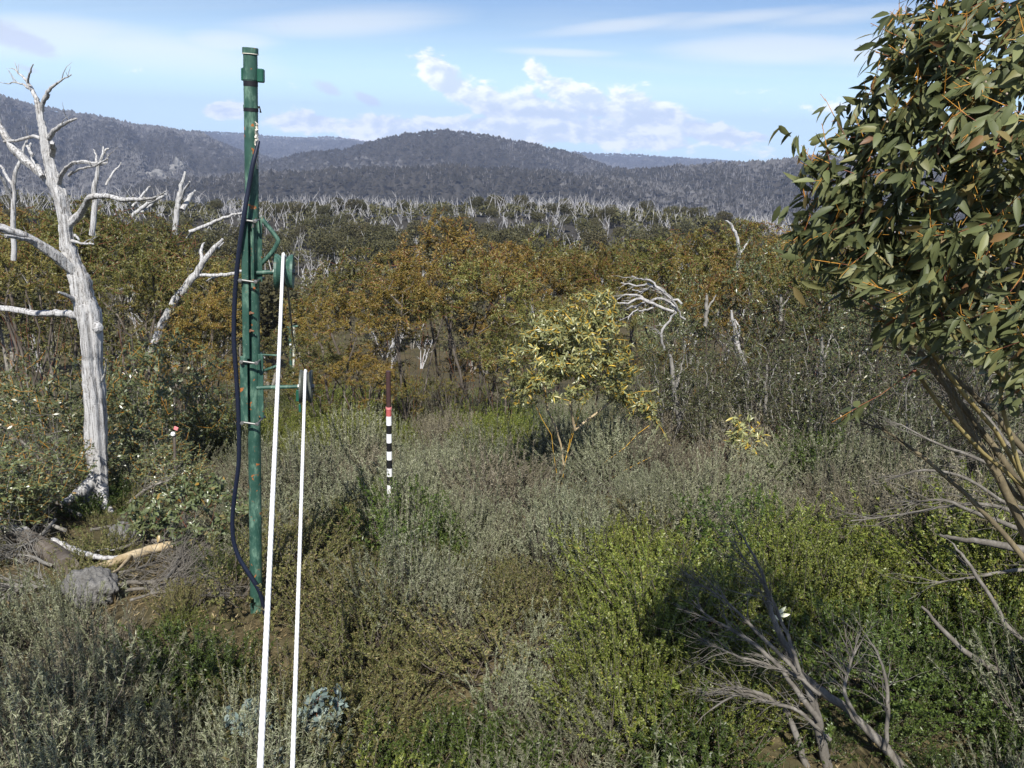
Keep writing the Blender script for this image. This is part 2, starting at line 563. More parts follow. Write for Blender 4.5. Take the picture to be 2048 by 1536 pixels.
RED = plain_mat('red paint', (.42, .10, .095), .5, .4, 0, .15, 30)
PINK = plain_mat('pink tape', (.65, .22, .22), .5, .3)
PALE_FLAKE = plain_mat('pale torn tape', (.62, .58, .50), .8, .2)
CORD = plain_mat('pale blue cord', (.50, .60, .72), .6, .3)


def rock_mat():
    m, N, out = material('granite')
    t = N.n('ShaderNodeTexCoord')
    a = N.noise(t.outputs['Object'], 7, 9, .75, .5)
    b = N.noise(t.outputs['Object'], 70, 3)
    c = N.ramp(N.m('ADD', N.m('MULTIPLY', a, .7), N.m('MULTIPLY', b, .3)), [(.3, (.07, .068, .064)), (.5, (.19, .185, .175)), (.7, (.34, .33, .315))])
    principled(N, out, c, .9, .2, 0, N.m('ADD', a, N.m('MULTIPLY', b, .3)), 1.0, .06)
    return m


GRANITE = rock_mat()


def ground_mat():
    m, N, out = material('litter soil')
    g = N.n('ShaderNodeNewGeometry')
    P = g.outputs['Position']
    a = N.noise(P, .9, 5)
    b = N.noise(P, 14, 6, .7)
    c = N.ramp(b, [(.3, (.030, .024, .014)), (.5, (.085, .068, .036)), (.72, (.20, .165, .09))])
    c = N.mix(N.smooth(a, .4, .65), c, (.060, .055, .028))
    # distant forest floor and far hills seen from afar
    sp = N.n('ShaderNodeSeparateXYZ')
    N.put(sp.inputs[0], P)
    dist = N.m('SQRT', N.m('ADD', N.m('MULTIPLY', sp.outputs[0], sp.outputs[0]), N.m('MULTIPLY', sp.outputs[1], sp.outputs[1])))
    h1 = N.noise(P, .0035, 6, .6)
    h2 = N.noise(P, .06, 4, .7)
    wood = N.ramp(N.m('ADD', N.m('MULTIPLY', h1, .55), N.m('MULTIPLY', h2, .45)), [(.3, (.028, .027, .024)), (.5, (.048, .045, .040)), (.68, (.09, .085, .08))])
    vor = N.noise(P, .0011, 2)
    wood = N.mix(N.m('MULTIPLY', N.smooth(vor, .66, .70), N.smooth(dist, 3200, 4000)), wood, (.30, .24, .13))
    c = N.mix(N.smooth(dist, 70, 180), c, wood)
    principled(N, out, c, .95, .1, 0, b, .6, .02)
    return m


GROUND = ground_mat()

# ------------------------------------------------------------------ the ground: one sheet from the hut to the far hills
PY = np.array([-30, -5, 4, 7, 10.3, 13, 20, 30, 50, 75, 100, 150, 205, 235, 300, 500, 1000, 30000], float)
PZ = np.array([.4, .3, .12, 0, -.55, -1.15, -2.5, -5.0, -10.5, -15.5, -17, -15.8, -13.6, -15, -32, -85, -125, -125], float)


def bumps(x, y):
    return .0 + (.05 * np.sin(x * 1.7 + 1.3 * np.sin(y * .9)) + .05 * np.sin(y * 2.1 + .7 * x + 1.0) + .03 * np.sin(3.7 * x - 2.9 * y + 2))


RIDGES = []


def ridge(D, width, pts):
    a, e = zip(*[azel(px, py) for px, py in pts])
    RIDGES.append((D, width, np.array(a), CAMZ + D * np.tan(np.radians(e))))


ridge(2600, 1100, [(-700, 120), (-200, 170), (0, 199), (80, 217), (160, 234), (230, 245), (300, 257), (350, 264), (400, 270), (440, 290), (480, 306), (560, 330), (700, 365), (900, 420)])
ridge(2000, 560, [(300, 420), (450, 345), (520, 333), (600, 313), (700, 303), (760, 283), (800, 277), (850, 270), (885, 265), (920, 267), (960, 275), (1000, 282), (1050, 290), (1100, 300), (1150, 314), (1220, 340), (1350, 400)])
ridge(5200, 1300, [(200, 300), (380, 268), (420, 267), (480, 270), (540, 277), (600, 279), (650, 277), (700, 282), (800, 295), (1000, 305), (1150, 307), (1200, 311), (1280, 314), (1350, 319), (1420, 323), (1500, 330), (1700, 332), (2100, 338), (2800, 350)])
ridge(1450, 420, [(900, 440), (1050, 375), (1200, 350), (1300, 343), (1400, 337), (1480, 331), (1550, 327), (1640, 321), (1800, 313), (2048, 305), (2500, 290)])
ridge(1150, 260, [(100, 430), (300, 372), (500, 356), (700, 345), (900, 340), (1100, 350), (1300, 375), (1500, 400), (1700, 420)])


def gz(x, y):
    x = np.asarray(x, float)
    y = np.asarray(y, float)
    r = np.hypot(x, y)
    yy = np.where(y > 60, np.where(r > 60, .35 * y + .65 * r, y), y)
    z = np.interp(yy, PY, PZ)
    z = z + .07 * np.clip(x, -9, 9) * np.clip((y - 2) / 3, 0, 1) * np.clip(1 - (r - 18) / 25, 0, 1)
    z = z + bumps(x, y) * np.clip(1 - r / 60, 0, 1)
    z = z + np.clip((r - 40) / 100, 0, 1) * (1.2 * np.sin(x * .045 + 1) + .8 * np.sin(y * .07 + x * .02))
    far = np.clip((r - 420) / 400, 0, 1)
    a = np.degrees(np.arctan2(x, y))
    hz = np.full(np.shape(z), -125.0)
    for D, w, ra, rz in RIDGES:
        pk = np.interp(a, ra, rz)
        k = (r - D) / w
        gully = 1 + .16 * np.sin(a * 1.7 + r * .003 + 1.5 * np.sin(a * .6)) * np.clip(np.abs(k) * 1.2, 0, 1) + .10 * np.sin(a * 5.3 - r * .009) * np.clip(np.abs(k), 0, 1)
        hz = np.maximum(hz, -125 + (pk + 125) * np.exp(-k * k) * gully)
    back = np.clip((np.abs(a) - 60) / 40, 0, 1)
    hz = hz * (1 - back) + (-125 + 150 * np.exp(-((r - 3000) / 1300) ** 2)) * back
    return z * (1 - far) + np.maximum(z, hz) * far


def ground_at(px, py):
    d = ray(px, py)
    t = np.concatenate([np.linspace(1, 60, 1200), np.geomspace(60, 20000, 2500)])
    P = np.array([0, 0, CAMZ]) + d * t[:, None]
    i = np.argmax(P[:, 2] < gz(P[:, 0], P[:, 1]))
    return P[i]


def GY(px, py, near=0.0):
    return float(ground_at(px, py)[1]) - near


azs = np.radians(np.concatenate([np.linspace(-180, -48, 60, endpoint=False), np.linspace(-48, 48, 640, endpoint=False), np.linspace(48, 180, 61)]))
rs = np.concatenate([[0.0], np.linspace(.6, 30, 150), np.geomspace(30.5, 900, 130), np.geomspace(915, 8800, 170)])
A2, R2 = np.meshgrid(azs[:-1], rs)
X2, Y2 = R2 * np.sin(A2), R2 * np.cos(A2)
na, nr = A2.shape[1], A2.shape[0]
G = MB()
ii = np.arange(nr - 1)[:, None] * na
jj = np.arange(na)[None, :]
kk = (jj + 1) % na
G.add(np.stack([X2, Y2, gz(X2, Y2)], -1), np.stack([ii + jj, ii + kk, ii + na + kk, ii + na + jj], -1).reshape(-1, 4)[:, ::-1])
tag(G.build('ground', GROUND), kind='structure')

# ------------------------------------------------------------------ leaf shapes
LEAF2 = (np.array([[0, 0, 0], [.45, .5, -.04], [1, 0, -.10], [.45, -.5, -.04]]), np.array([[0, 1, 2], [0, 2, 3]]))
NEEDLE = (np.array([[0, -.5, 0], [1, 0, 0], [0, .5, 0]]), np.array([[0, 1, 2]]))


def lance(curl=.18, fold=.10, side=.0):
    st = [(.16, .34), (.42, .5), (.72, .34)]
    V = [[0, 0, 0]]
    for u, w in st:
        c = -curl * u * u
        sd = side * u * u
        V += [[u, w + sd, c + fold * w], [u, sd, c], [u, -w + sd, c + fold * w]]
    V.append([1, side, -curl])
    T = [[0, 2, 1], [0, 3, 2]]
    for k in (0, 1):
        o = 1 + 3 * k
        for q in (0, 1):
            T += [[o + q, o + q + 1, o + q + 4], [o + q, o + q + 4, o + q + 3]]
    T += [[7, 8, 10], [8, 9, 10]]
    return np.array(V), np.array(T)


# ------------------------------------------------------------------ growing trees: tips are joined to stems, then thickened
def grow(tips, stems, bias=.35, sag=.06, step=.35):
    """stems: polylines of seed points. returns nodes, parents, number of seed nodes"""
    P, par, pl = [], [], []
    for st in stems:
        prev = -1
        for i, q in enumerate(st):
            q = np.asarray(q, float)
            par.append(prev if i else -1)
            pl.append(0 if i == 0 else pl[-1] + np.linalg.norm(q - P[-1]))
            P.append(q)
            prev = len(P) - 1
    ns = len(P)
    tips = np.asarray(tips, float)
    best = np.full(len(tips), 1e9)
    bi = np.zeros(len(tips), int)

    def upd(idx):
        Q = np.array([P[i] for i in idx])
        L = np.array([pl[i] for i in idx])
        d = np.linalg.norm(tips[:, None] - Q[None], axis=2) + bias * L[None]
        j = np.argmin(d, 1)
        v = d[np.arange(len(tips)), j]
        b = v < best
        best[b] = v[b]
        bi[b] = np.array(idx)[j[b]]

    upd(list(range(ns)))
    todo = np.ones(len(tips), bool)
    endn = np.zeros(len(tips), int)
    for _ in range(len(tips)):
        k = int(np.argmin(np.where(todo, best, 1e12)))
        todo[k] = False
        a, b = bi[k], tips[k]
        d = b - P[a]
        L = np.linalg.norm(d)
        n = max(1, int(L / step))
        prev = a
        new = []
        for i in range(1, n + 1):
            t = i / n
            q = P[a] + d * t + np.array([0, 0, -sag * L * math.sin(math.pi * t)]) + rng.normal(0, .03, 3) * step * (i < n)
            par.append(prev)
            pl.append(pl[prev] + L / n)
            P.append(q)
            prev = len(P) - 1
            new.append(prev)
        endn[k] = prev
        upd(new)
    return np.array(P), np.array(par), ns, endn


def radii(P, par, r_tip, power=.48, seeds=0, seed_r=None):
    cnt = np.zeros(len(P))
    haschild = np.zeros(len(P), bool)
    haschild[par[par >= 0]] = True
    cnt[~haschild] = 1
    for i in range(len(P) - 1, -1, -1):
        if par[i] >= 0:
            cnt[par[i]] += cnt[i]
    # seeds are listed first, their children later, so one reverse pass is enough except along the seeds themselves
    return r_tip * np.maximum(cnt, 1) ** power, cnt


def chains(P, par, cnt):
    kids = [[] for _ in P]
    for i, p in enumerate(par):
        if p >= 0:
            kids[p].append(i)
    out = []
    stack = [(i, None) for i in range(len(P)) if par[i] < 0]
    while stack:
        i, p = stack.pop()
        ch = [p] if p is not None else []
        while True:
            ch.append(i)
            if not kids[i]:
                break
            ks = sorted(kids[i], key=lambda c: -cnt[c])
            for c in ks[1:]:
                stack.append((c, i))
            i = ks[0]
        out.append(ch)
    return out


def wood(P, par, r, cnt, thin=.006):
    """(thick, thin): tubes for stems, slim ones for twigs"""
    A, B = MB(), MB()
    for ch in chains(P, par, cnt):
        if len(ch) < 2:
            continue
        pts, rr = P[ch], r[ch].copy()
        if len(rr) > 1:
            rr[0] = min(rr[0], rr[1] * 1.15)
        i = int(np.argmax(rr < thin)) if (rr < thin).any() else len(rr)
        if i >= 2:
            sd = 10 if rr[0] > .05 else 7 if rr[0] > .02 else 5
            A.tube(pts[:i], rr[:i], sd, cap=True)
        if i < len(rr):
            o = max(0, i - 1)
            if len(pts[o:]) > 1:
                B.tube(pts[o:], rr[o:], 3 if rr[o] < .004 else 4, cap=False)
    return A, B


def blob_points(n, lobes, shell=.6):
    """points in a union of ellipsoids, thicker towards the outside"""
    w = np.array([l[3] * l[4] * l[5] for l in lobes]) ** .6
    out = []
    for l, k in zip(lobes, np.round(n * w / w.sum()).astype(int)):
        d = nrm(rng.normal(size=(max(k, 1), 3)))
        rad = rng.uniform(shell ** 3, 1, (max(k, 1), 1)) ** (1 / 3)
        out.append(np.array(l[:3]) + d * rad * np.array(l[3:6]))
    return np.concatenate(out)


def leaf_sprays(P, par, endn, n_per, ln, wd, droop=.5, spread=.8, outc=None, along=.35, wind=(0, 0, 0), lobes=None):
    """leaf bases, directions and normals round the twig ends"""
    tip = P[endn]
    prev = P[np.maximum(par[endn], 0)]
    dr = nrm(tip - prev + 1e-6)
    n = len(tip) * n_per
    tp = np.repeat(tip, n_per, 0)
    dd = np.repeat(dr, n_per, 0)
    back = rng.uniform(-.15, 1, (n, 1)) * along
    base = tp - dd * back + rng.normal(0, .012, (n, 3))
    d = nrm(dd * .5 + rng.normal(0, spread, (n, 3)) + np.array([0, 0, -droop]) + np.array(wind))
    up = nrm(rng.normal(0, .55, (n, 3)) + np.array([0, -.35, .8]))
    if lobes is not None:
        c = np.array([l[:3] for l in lobes])
        rad = np.array([l[3:6] for l in lobes])
        q = (tip[:, None] - c[None]) / rad[None]
        k = np.argmin(np.linalg.norm(q, axis=2), 1)
        outw = nrm(q[np.arange(len(tip)), k])
        up = nrm(np.repeat(outw, n_per, 0) * 1.0 + rng.normal(0, .42, (n, 3)) + np.array([0, 0, .25]))
    return base, d, up, ln * rng.uniform(.65, 1.25, n), wd * rng.uniform(.75, 1.2, n)


# ------------------------------------------------------------------ mallee gums: several stems from one root, crown on top
def mallee(h, width, n_stems, n_tips, n_leaf, ln, wd, leaf, stem, twig, lobes=None, low=.45, tip_r=.0035, droop=.35, detailed=False, r_pow=.5, shell=.45):
    lob = lobes or [(0, 0, h * .72, width * .5, width * .5, h * .26)] + [
        (math.cos(q) * width * .28, math.sin(q) * width * .28, h * rng.uniform(.58, .82), width * .28, width * .28, h * .17) for q in rng.uniform(0, 6.28, 5)]
    tips = blob_points(n_tips, lob, shell)
    stems = []
    for k in range(n_stems):
        q = k * 6.283 / n_stems + rng.uniform(-.5, .5)
        e = width * rng.uniform(.12, .30)
        top = np.array([math.cos(q) * e, math.sin(q) * e, h * rng.uniform(.42, .6)])
        b = np.array([math.cos(q), math.sin(q), 0]) * width * .03
        ts = np.linspace(0, 1, 7)[:, None]
        w = rng.normal(0, .035 * h / 5, (7, 3)) * np.sin(ts * math.pi)
        stems.append(b * (1 - ts) + top * ts + np.array([[0, 0, -.05]]) * (1 - ts) + w + np.array([0, 0, .1 * h]) * (ts * (1 - ts)) * .5)
    P, par, ns, endn = grow(tips, stems, .3, .05, .3)
    r, cnt = radii(P, par, tip_r, r_pow)
    A, B = wood(P, par, r, cnt)
    C = MB()
    if B.n:
        C.v, C.f, C.mi, C.smooth, C.n = B.v, B.f, [m * 0 + 1 for m in B.mi], B.smooth, B.n
    base, d, up, L, Wd = leaf_sprays(P, par, endn, n_leaf, ln, wd, droop, lobes=lob)
    C.leaves(base, d, up, L, Wd, lance() if detailed else LEAF2, 0)
    return A.mesh('trunk', stem), C.mesh('crown', [leaf, twig])


def place_tree(name, meshes, loc, s, rz, label, cat, group=None):
    t = thing(name, label, cat, loc, group)
    t.rotation_euler = (0, 0, rz)
    t.scale = s if isinstance(s, tuple) else (s, s, s)
    link('trunk', meshes[0], t)
    link('crown', meshes[1], t)
    return t


def dome():
    w = rng.uniform(.9, 1.12)
    out = []
    for k in range(11):
        q = k * 2.4 + rng.uniform(-.3, .3)
        e = math.sqrt((k + .4) / 11) * 1.35 * w
        out.append((math.cos(q) * e, math.sin(q) * e, 4.35 - .62 * e ** 1.6 + rng.uniform(-.18, .18), rng.uniform(.42, .62), rng.uniform(.42, .62), rng.uniform(.32, .46)))
    for k in range(3):
        q = rng.uniform(0, 6.28)
        out.append((math.cos(q) * 1.2, math.sin(q) * 1.2, rng.uniform(1.9, 2.6), .32, .32, .28))
    return out


THICKET = [mallee(5, 3.2, 8, 380, 32, .072, .021, GUM_OLIVE, STEM_DARK, TWIG_RED, lobes=dome(), tip_r=.0042, shell=.72) for _ in range(6)]
THICKET_G = [mallee(5, 3.0, 9, 360, 20, .10, .028, GUM_GREEN, STEM_GREY, TWIG_RED) for _ in range(2)]
LEAFY = [mallee(3, 2.2, 7, 300, 16, .085, .034, GUM_GREEN, STEM_GREY, TWIG_ORANGE, lobes=[(0, 0, 1.7, 1.05, 1.05, 1.1), (.5, -.3, 1.2, .6, .6, .7), (-.5, -.2, 1.1, .6, .6, .7)], droop=.2) for _ in range(2)]

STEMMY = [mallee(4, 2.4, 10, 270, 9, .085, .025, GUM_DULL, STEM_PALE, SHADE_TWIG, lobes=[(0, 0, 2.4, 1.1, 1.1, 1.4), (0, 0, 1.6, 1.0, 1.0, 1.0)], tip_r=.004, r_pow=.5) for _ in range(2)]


def tree_at(px, top, Y, meshes, h0, name, label, cat, group, squash=1.0, dx=0):
    p = at(px, top, Y)
    z0 = float(gz(p[0], Y))
    h = max(1.0, p[2] - z0)
    s = h / h0
    return place_tree(name, meshes, (p[0], Y, z0), (s * squash, s * squash, s), rng.uniform(0, 6.28), label, cat, group)


def olive(rows, label, group, kinds=THICKET, sq=1.0):
    rows = sorted(rows)
    ORD = ['leftmost', 'second from the left', 'third from the left', 'fourth from the left', 'fifth from the left', 'sixth from the left', 'seventh from the left', 'second from the right', 'rightmost']
    for i, (px, top, Y) in enumerate(rows):
        k = 'rightmost' if i == len(rows) - 1 else 'second from the right' if i == len(rows) - 2 and i > 3 else ORD[i]
        tree_at(px, top - 8, Y, kinds[int(rng.integers(len(kinds)))], 4.9, 'gum_tree', f'{label}, {k} of them', 'tree', group, sq * rng.uniform(.9, 1.1))


olive([(668, 560, 18.2), (735, 475, 20.5), (820, 500, 18.6), (905, 412, 21), (965, 490, 19.2)],
      'bushy olive dark-stemmed gum behind the striped pole', 'olive gums behind the striped pole', sq=1.12)
olive([(1050, 478, 26), (1120, 448, 27), (1190, 475, 25.5), (1255, 452, 26), (1310, 490, 24), (1085, 570, 22), (1200, 565, 22)],
      'orange-olive gum behind the small yellow gum', 'orange-olive gums behind the yellow gum', sq=1.05)
olive([(1345, 440, 23), (1425, 432, 22), (1500, 425, 21), (1575, 415, 20), (1645, 425, 19)],
      'green-olive gum topping the thicket right of centre', 'green-olive gums right of centre', THICKET_G + THICKET)
olive([(1370, 540, 18), (1460, 500, 17.5), (1545, 470, 17), (1625, 460, 16), (1690, 480, 15.5)],
      'sparse bare-stemmed gum left of the big gum', 'bare-stemmed gums left of the big gum', THICKET_G + THICKET[:2], .85)
olive([(1740, 520, 14.5), (1840, 540, 13.5), (1940, 560, 12.8), (2050, 540, 12), (1880, 480, 17), (2120, 500, 15)],
      'shaded bare-stemmed gum behind the big leafy gum', 'shaded gums behind the big gum', THICKET_G + THICKET[:1], .8)
olive([(15, 440, 19), (70, 395, 22), (160, 365, 23), (225, 385, 24), (300, 420, 22.5), (360, 470, 21), (20, 395, 26), (405, 560, 19), (250, 460, 19)],
      'dark olive gum behind the white dead tree', 'dark olive gums behind the dead tree')
for px, top, Y, lab in [(330, 640, 14.5, 'grey-green leafy gum with orange twigs between the dead tree and the green pole'),
                        (95, 680, 13.5, 'grey-green leafy gum bush just left of the dead tree trunk'),
                        (240, 690, 15.5, 'leafy gum bush half hidden behind the right side of the dead tree trunk'),
                        (415, 760, 15.5, 'low leafy gum bush close behind the dark hose'),
                        (10, 720, 14.5, 'leafy gum bush cut by the left edge of the picture')]:
    tree_at(px, top, Y, LEAFY[int(rng.integers(2))], 2.85, 'gum_bush', lab, 'bush', 'leafy gum bushes round the dead tree', 1.05)

for px, top, Y, lab in [(640, 680, 18.0, 'low olive gum bush at the left end of the thicket, behind the lower pulley wheel'), (720, 690, 17.6, 'low olive gum bush behind the brown top of the striped pole'),
                        (1010, 640, 18.5, 'low gum bush in the gap left of the small yellow gum'), (795, 735, 18.6, 'low olive bush under the middle of the dark-stemmed gums'), (880, 745, 19.2, 'low olive bush right of the dark stems, left of the yellow gum'), (610, 735, 20.5, 'low olive bush just right of the lower pulley wheel'), (950, 690, 20.5, 'shaded olive bush behind the left edge of the yellow gum'), (590, 640, 24, 'dull olive bush seen between the two ropes'),
                        (1330, 690, 17.5, 'olive bush under the arching silver dead branches'), (470, 700, 19, 'dull olive bush right behind the hose and pole'), (380, 640, 20, 'dull olive bush behind the leafy gum left of the hose')]:
    tree_at(px, top, Y, THICKET[int(rng.integers(6))], 4.9, 'gum_bush', lab, 'bush', None, 1.35)
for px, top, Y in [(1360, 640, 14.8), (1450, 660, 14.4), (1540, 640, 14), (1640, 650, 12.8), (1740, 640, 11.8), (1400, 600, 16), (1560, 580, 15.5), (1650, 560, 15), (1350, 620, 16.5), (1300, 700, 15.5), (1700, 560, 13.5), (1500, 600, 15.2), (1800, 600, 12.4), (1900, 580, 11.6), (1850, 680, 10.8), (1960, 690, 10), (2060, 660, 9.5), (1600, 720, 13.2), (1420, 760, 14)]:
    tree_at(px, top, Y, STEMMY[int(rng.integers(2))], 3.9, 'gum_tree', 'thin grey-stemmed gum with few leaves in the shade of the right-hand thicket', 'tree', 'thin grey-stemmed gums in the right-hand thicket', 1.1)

for px, top, Y, lab in [(45, 840, 10.2, 'dark green leafy bush left of the dead tree trunk at knee height'), (285, 830, 12.0, 'dark green leafy bush just right of the lower dead tree trunk'), (140, 870, 12.6, 'leafy bush peeping out behind the left side of the dead tree foot'), (345, 880, 11.6, 'leafy bush beside the stake with pink tape'), (-30, 880, 9.6, 'leafy bush at the left edge above the pale log')]:
    tree_at(px, top, Y, LEAFY[int(rng.integers(2))], 2.85, 'gum_bush', lab, 'bush', 'leafy gum bushes round the dead tree', 1.5)

# ------------------------------------------------------------------ far wood: living crowns and bleached dead trees on the next rise
FARL = []
for k in range(4):
    h, w = 7.0, 5.0
    lob = [(0, 0, 4.9, 2.0, 2.0, 1.5)] + [(math.cos(q) * 1.3, math.sin(q) * 1.3, rng.uniform(3.8, 5.6), 1.15, 1.15, .95) for q in rng.uniform(0, 6.28, 6)]
    T, C = MB(), MB()
    pts = blob_points(2300, lob, .7)
    n = len(pts)
    C.leaves(pts, rng.normal(size=(n, 3)), rng.normal(0, .6, (n, 3)) + np.array([0, -.2, .8]), .30 * rng.uniform(.6, 1.4, n), .17, LEAF2)
    for j in range(4):
        q = rng.uniform(0, 6.28)
        e = np.array([math.cos(q) * 1.2, math.sin(q) * 1.2, 4.6])
        ts = np.linspace(0, 1, 5)[:, None]
        T.tube(e * ts * np.array([1, 1, 1]) + np.array([0, 0, -.4]) * (1 - ts), np.linspace(.13, .05, 5), 5)
    FARL.append((T.mesh('trunk', STEM_GREY), C.mesh('crown', FAR_LEAF)))


def dead_mesh(h=7.0, n_main=3, mat=DEAD_FAR, r0=.14):
    T = MB()
    for j in range(n_main):
        q = rng.uniform(0, 6.28)
        tilt = rng.uniform(.05, .45)
        top = np.array([math.cos(q) * tilt * h, math.sin(q) * tilt * h, h * rng.uniform(.75, 1)])
        ts = np.linspace(0, 1, 8)[:, None]
        pl = top * ts + rng.normal(0, .12, (8, 3)) * ts + np.array([0, 0, -.5]) * (1 - ts)
        T.tube(pl, np.linspace(r0, .035, 8), 6)
        for b in range(6):
            i = rng.integers(2, 7)
            d = nrm(np.array([*rng.normal(0, .6, 2), .75])) * h * rng.uniform(.15, .32)
            s3 = np.linspace(0, 1, 4)[:, None]
            T.tube(pl[i] + d * s3 + rng.normal(0, .08, (4, 3)) * s3, np.linspace(.06, .02, 4), 5)
    return T.mesh('dead_tree', mat)


DEADS = [dead_mesh(n_main=int(k)) for k in (2, 3, 3, 4, 2, 3)]
cnt = 0
tries = 0
while cnt < 290 and tries < 5000:
    tries += 1
    a = R_(rng.uniform(-33, 33))
    r = math.sqrt(rng.uniform(52 ** 2, 222 ** 2))
    x, y = r * math.sin(a), r * math.cos(a)
    if y < 45:
        continue
    s = rng.uniform(.8, 1.2) if r < 165 else rng.uniform(.5, .82)
    z = float(gz(x, y))
    t = place_tree('forest_tree', FARL[int(rng.integers(4))], (x, y, z - .2), s, rng.uniform(0, 6.28),
                   'olive-brown gum crown in the wood on the rise beyond the thicket' if r > 110 else 'olive gum down in the hollow beyond the thicket', 'tree',
                   'living trees of the wood on the rise' if r > 110 else 'living trees down in the hollow')
    cnt += 1
cnt = 0
first = {}
while cnt < 290:
    a = R_(rng.uniform(-33, 33))
    r = rng.uniform(168, 238) if cnt < 215 else rng.uniform(70, 165)
    x, y = r * math.sin(a), r * math.cos(a)
    k = int(rng.integers(6))
    if k in first:
        o = first[k].copy()
        COL.objects.link(o)
    else:
        o = first[k] = link('dead_tree', DEADS[k])
    s = rng.uniform(.36, .66) if r > 165 else rng.uniform(.45, .8)
    o.location = (x, y, float(gz(x, y)) - .1)
    o.rotation_euler = (0, 0, rng.uniform(0, 6.28))
    o.scale = (s, s, s)
    o.name = 'dead_tree'
    if r > 165:
        tag(o, 'small bleached white dead tree in the row along the far rise', 'dead tree', 'bleached dead trees along the far rise')
    else:
        tag(o, 'bleached dead tree among the olive crowns below the far rise', 'dead tree', 'bleached dead trees among the olive crowns')
    cnt += 1

U = MB()
tops = 0
while tops < 620:
    a = R_(rng.uniform(-36, 36))
    r = math.sqrt(rng.uniform(58 ** 2, 245 ** 2))
    x, y = r * math.sin(a), r * math.cos(a)
    if y < 42:
        continue
    k = 170 if r > 120 else 420
    h = rng.uniform(3.0, 5.2) if r < 170 else rng.uniform(2.2, 3.6)
    p = nrm(rng.normal(size=(k, 3))) * rng.uniform(.55, 1, (k, 1)) * np.array([2.3, 2.3, h * .38]) + np.array([x, y, float(gz(x, y)) + h * .62])
    U.leaves(p, rng.normal(size=(k, 3)), rng.normal(0, .6, (k, 3)) + np.array([0, -.2, .8]), .75 * min(1, max(.3, r / 190)) * rng.uniform(.5, 1.3, k), .42 * min(1, max(.3, r / 190)), LEAF2)
    tops += 1
k = 3400
a = np.radians(rng.uniform(-35, 35, k))
r = np.where(rng.uniform(size=k) < .7, rng.uniform(195, 240, k), rng.uniform(90, 195, k))
A = np.stack([r * np.sin(a), r * np.cos(a)], 1)
keep = (np.sin(A[:, 0] * .11) + np.sin(A[:, 1] * .23 + A[:, 0] * .05) + rng.normal(0, .5, k)) > -.1
A, r = A[keep], r[keep]
k = len(A)
A = np.concatenate([A, gz(A[:, 0], A[:, 1])[:, None] + 1.0], 1)
B = A + np.stack([rng.normal(0, 1.3, k), rng.normal(0, 1.3, k), rng.uniform(1.8, 4.6, k)], 1)
U.sticks(A, B, rng.uniform(.04, .08, k), .018, 1)
M_ = A + (B - A) * rng.uniform(.45, .8, (k, 1))
U.sticks(M_, M_ + np.stack([rng.normal(0, .7, k), rng.normal(0, .7, k), rng.uniform(.8, 2, k)], 1), .06, .02, 1)
tag(U.build('woodland', [FAR_LEAF, DEAD_FAR]), 'olive gum understorey and pale dead sticks filling the hollow and the rise beyond the thicket', 'woodland', kind='stuff')

# wood on the rise and hills further off: one mass nobody could count
F = MB()
n = 120000
a = np.radians(rng.uniform(-40, 40, n))
r = np.exp(rng.uniform(math.log(300), math.log(6500), n))
x, y = r * np.sin(a), r * np.cos(a)
z = gz(x, y)
s = rng.uniform(1.5, 3.2, n) * (1 + r / 2500)
OCT = np.array([[1, 0, 0], [0, 1, 0], [-1, 0, 0], [0, -1, 0], [0, 0, 1.1], [0, 0, -.6]])
OT = np.array([[0, 1, 4], [1, 2, 4], [2, 3, 4], [3, 0, 4]])
jit = rng.uniform(.55, 1.3, (n, 6, 1))
V = np.stack([x, y, z + s * .7], -1)[:, None] + OCT[None] * jit * s[:, None, None]
tone = np.sin(x * .0051 + 1.7 * np.sin(y * .0031)) + np.sin(y * .0047 - x * .0023 + 1.0) + .6 * np.sin(x * .013 + y * .011) + rng.normal(0, .45, n)
for sel, mi in ((tone <= .55, 0), (tone > .55, 2)):
    F.add(V[sel], (np.arange(sel.sum())[:, None, None] * 6 + OT[None]).reshape(-1, 3), mi, False)
n2 = 70000
a = np.radians(rng.uniform(-40, 40, n2))
r = np.exp(rng.uniform(math.log(320), math.log(4500), n2))
x, y = r * np.sin(a), r * np.cos(a)
patch = np.sin(x * .006 + 1.2 * np.sin(y * .004)) + np.sin(y * .0065 + x * .002) + rng.normal(0, .5, n2)
kp = (patch > .15)
x, y, r = x[kp], y[kp], r[kp]
A = np.stack([x, y, gz(x, y)], -1)
hh = rng.uniform(4, 8, len(x)) * (1 + r / 7000)
B = A + np.stack([rng.normal(0, 1.6, len(x)), rng.normal(0, 1.6, len(x)), hh], -1)
F.sticks(A, B, .16 + r / 9000, .07 + r / 14000, 1)
HILL_LEAF = leaf_mat('hill forest canopy', [(0, (.020, .020, .018)), (.5, (.036, .034, .028)), (1, (.055, .051, .044))], .8, .15, .1)
HILL_GREY = leaf_mat('hill burnt canopy', [(0, (.06, .058, .056)), (.5, (.095, .092, .09)), (1, (.14, .135, .13))], .85, .1, .1)
HILL_DEAD = plain_mat('hill dead trunks', (.24, .235, .24), .85, .1)
tag(F.build('distant_forest', [HILL_LEAF, HILL_DEAD, HILL_GREY]), 'dark blue-grey forest with pale dead trunks covering the far hills', 'forest', kind='stuff')

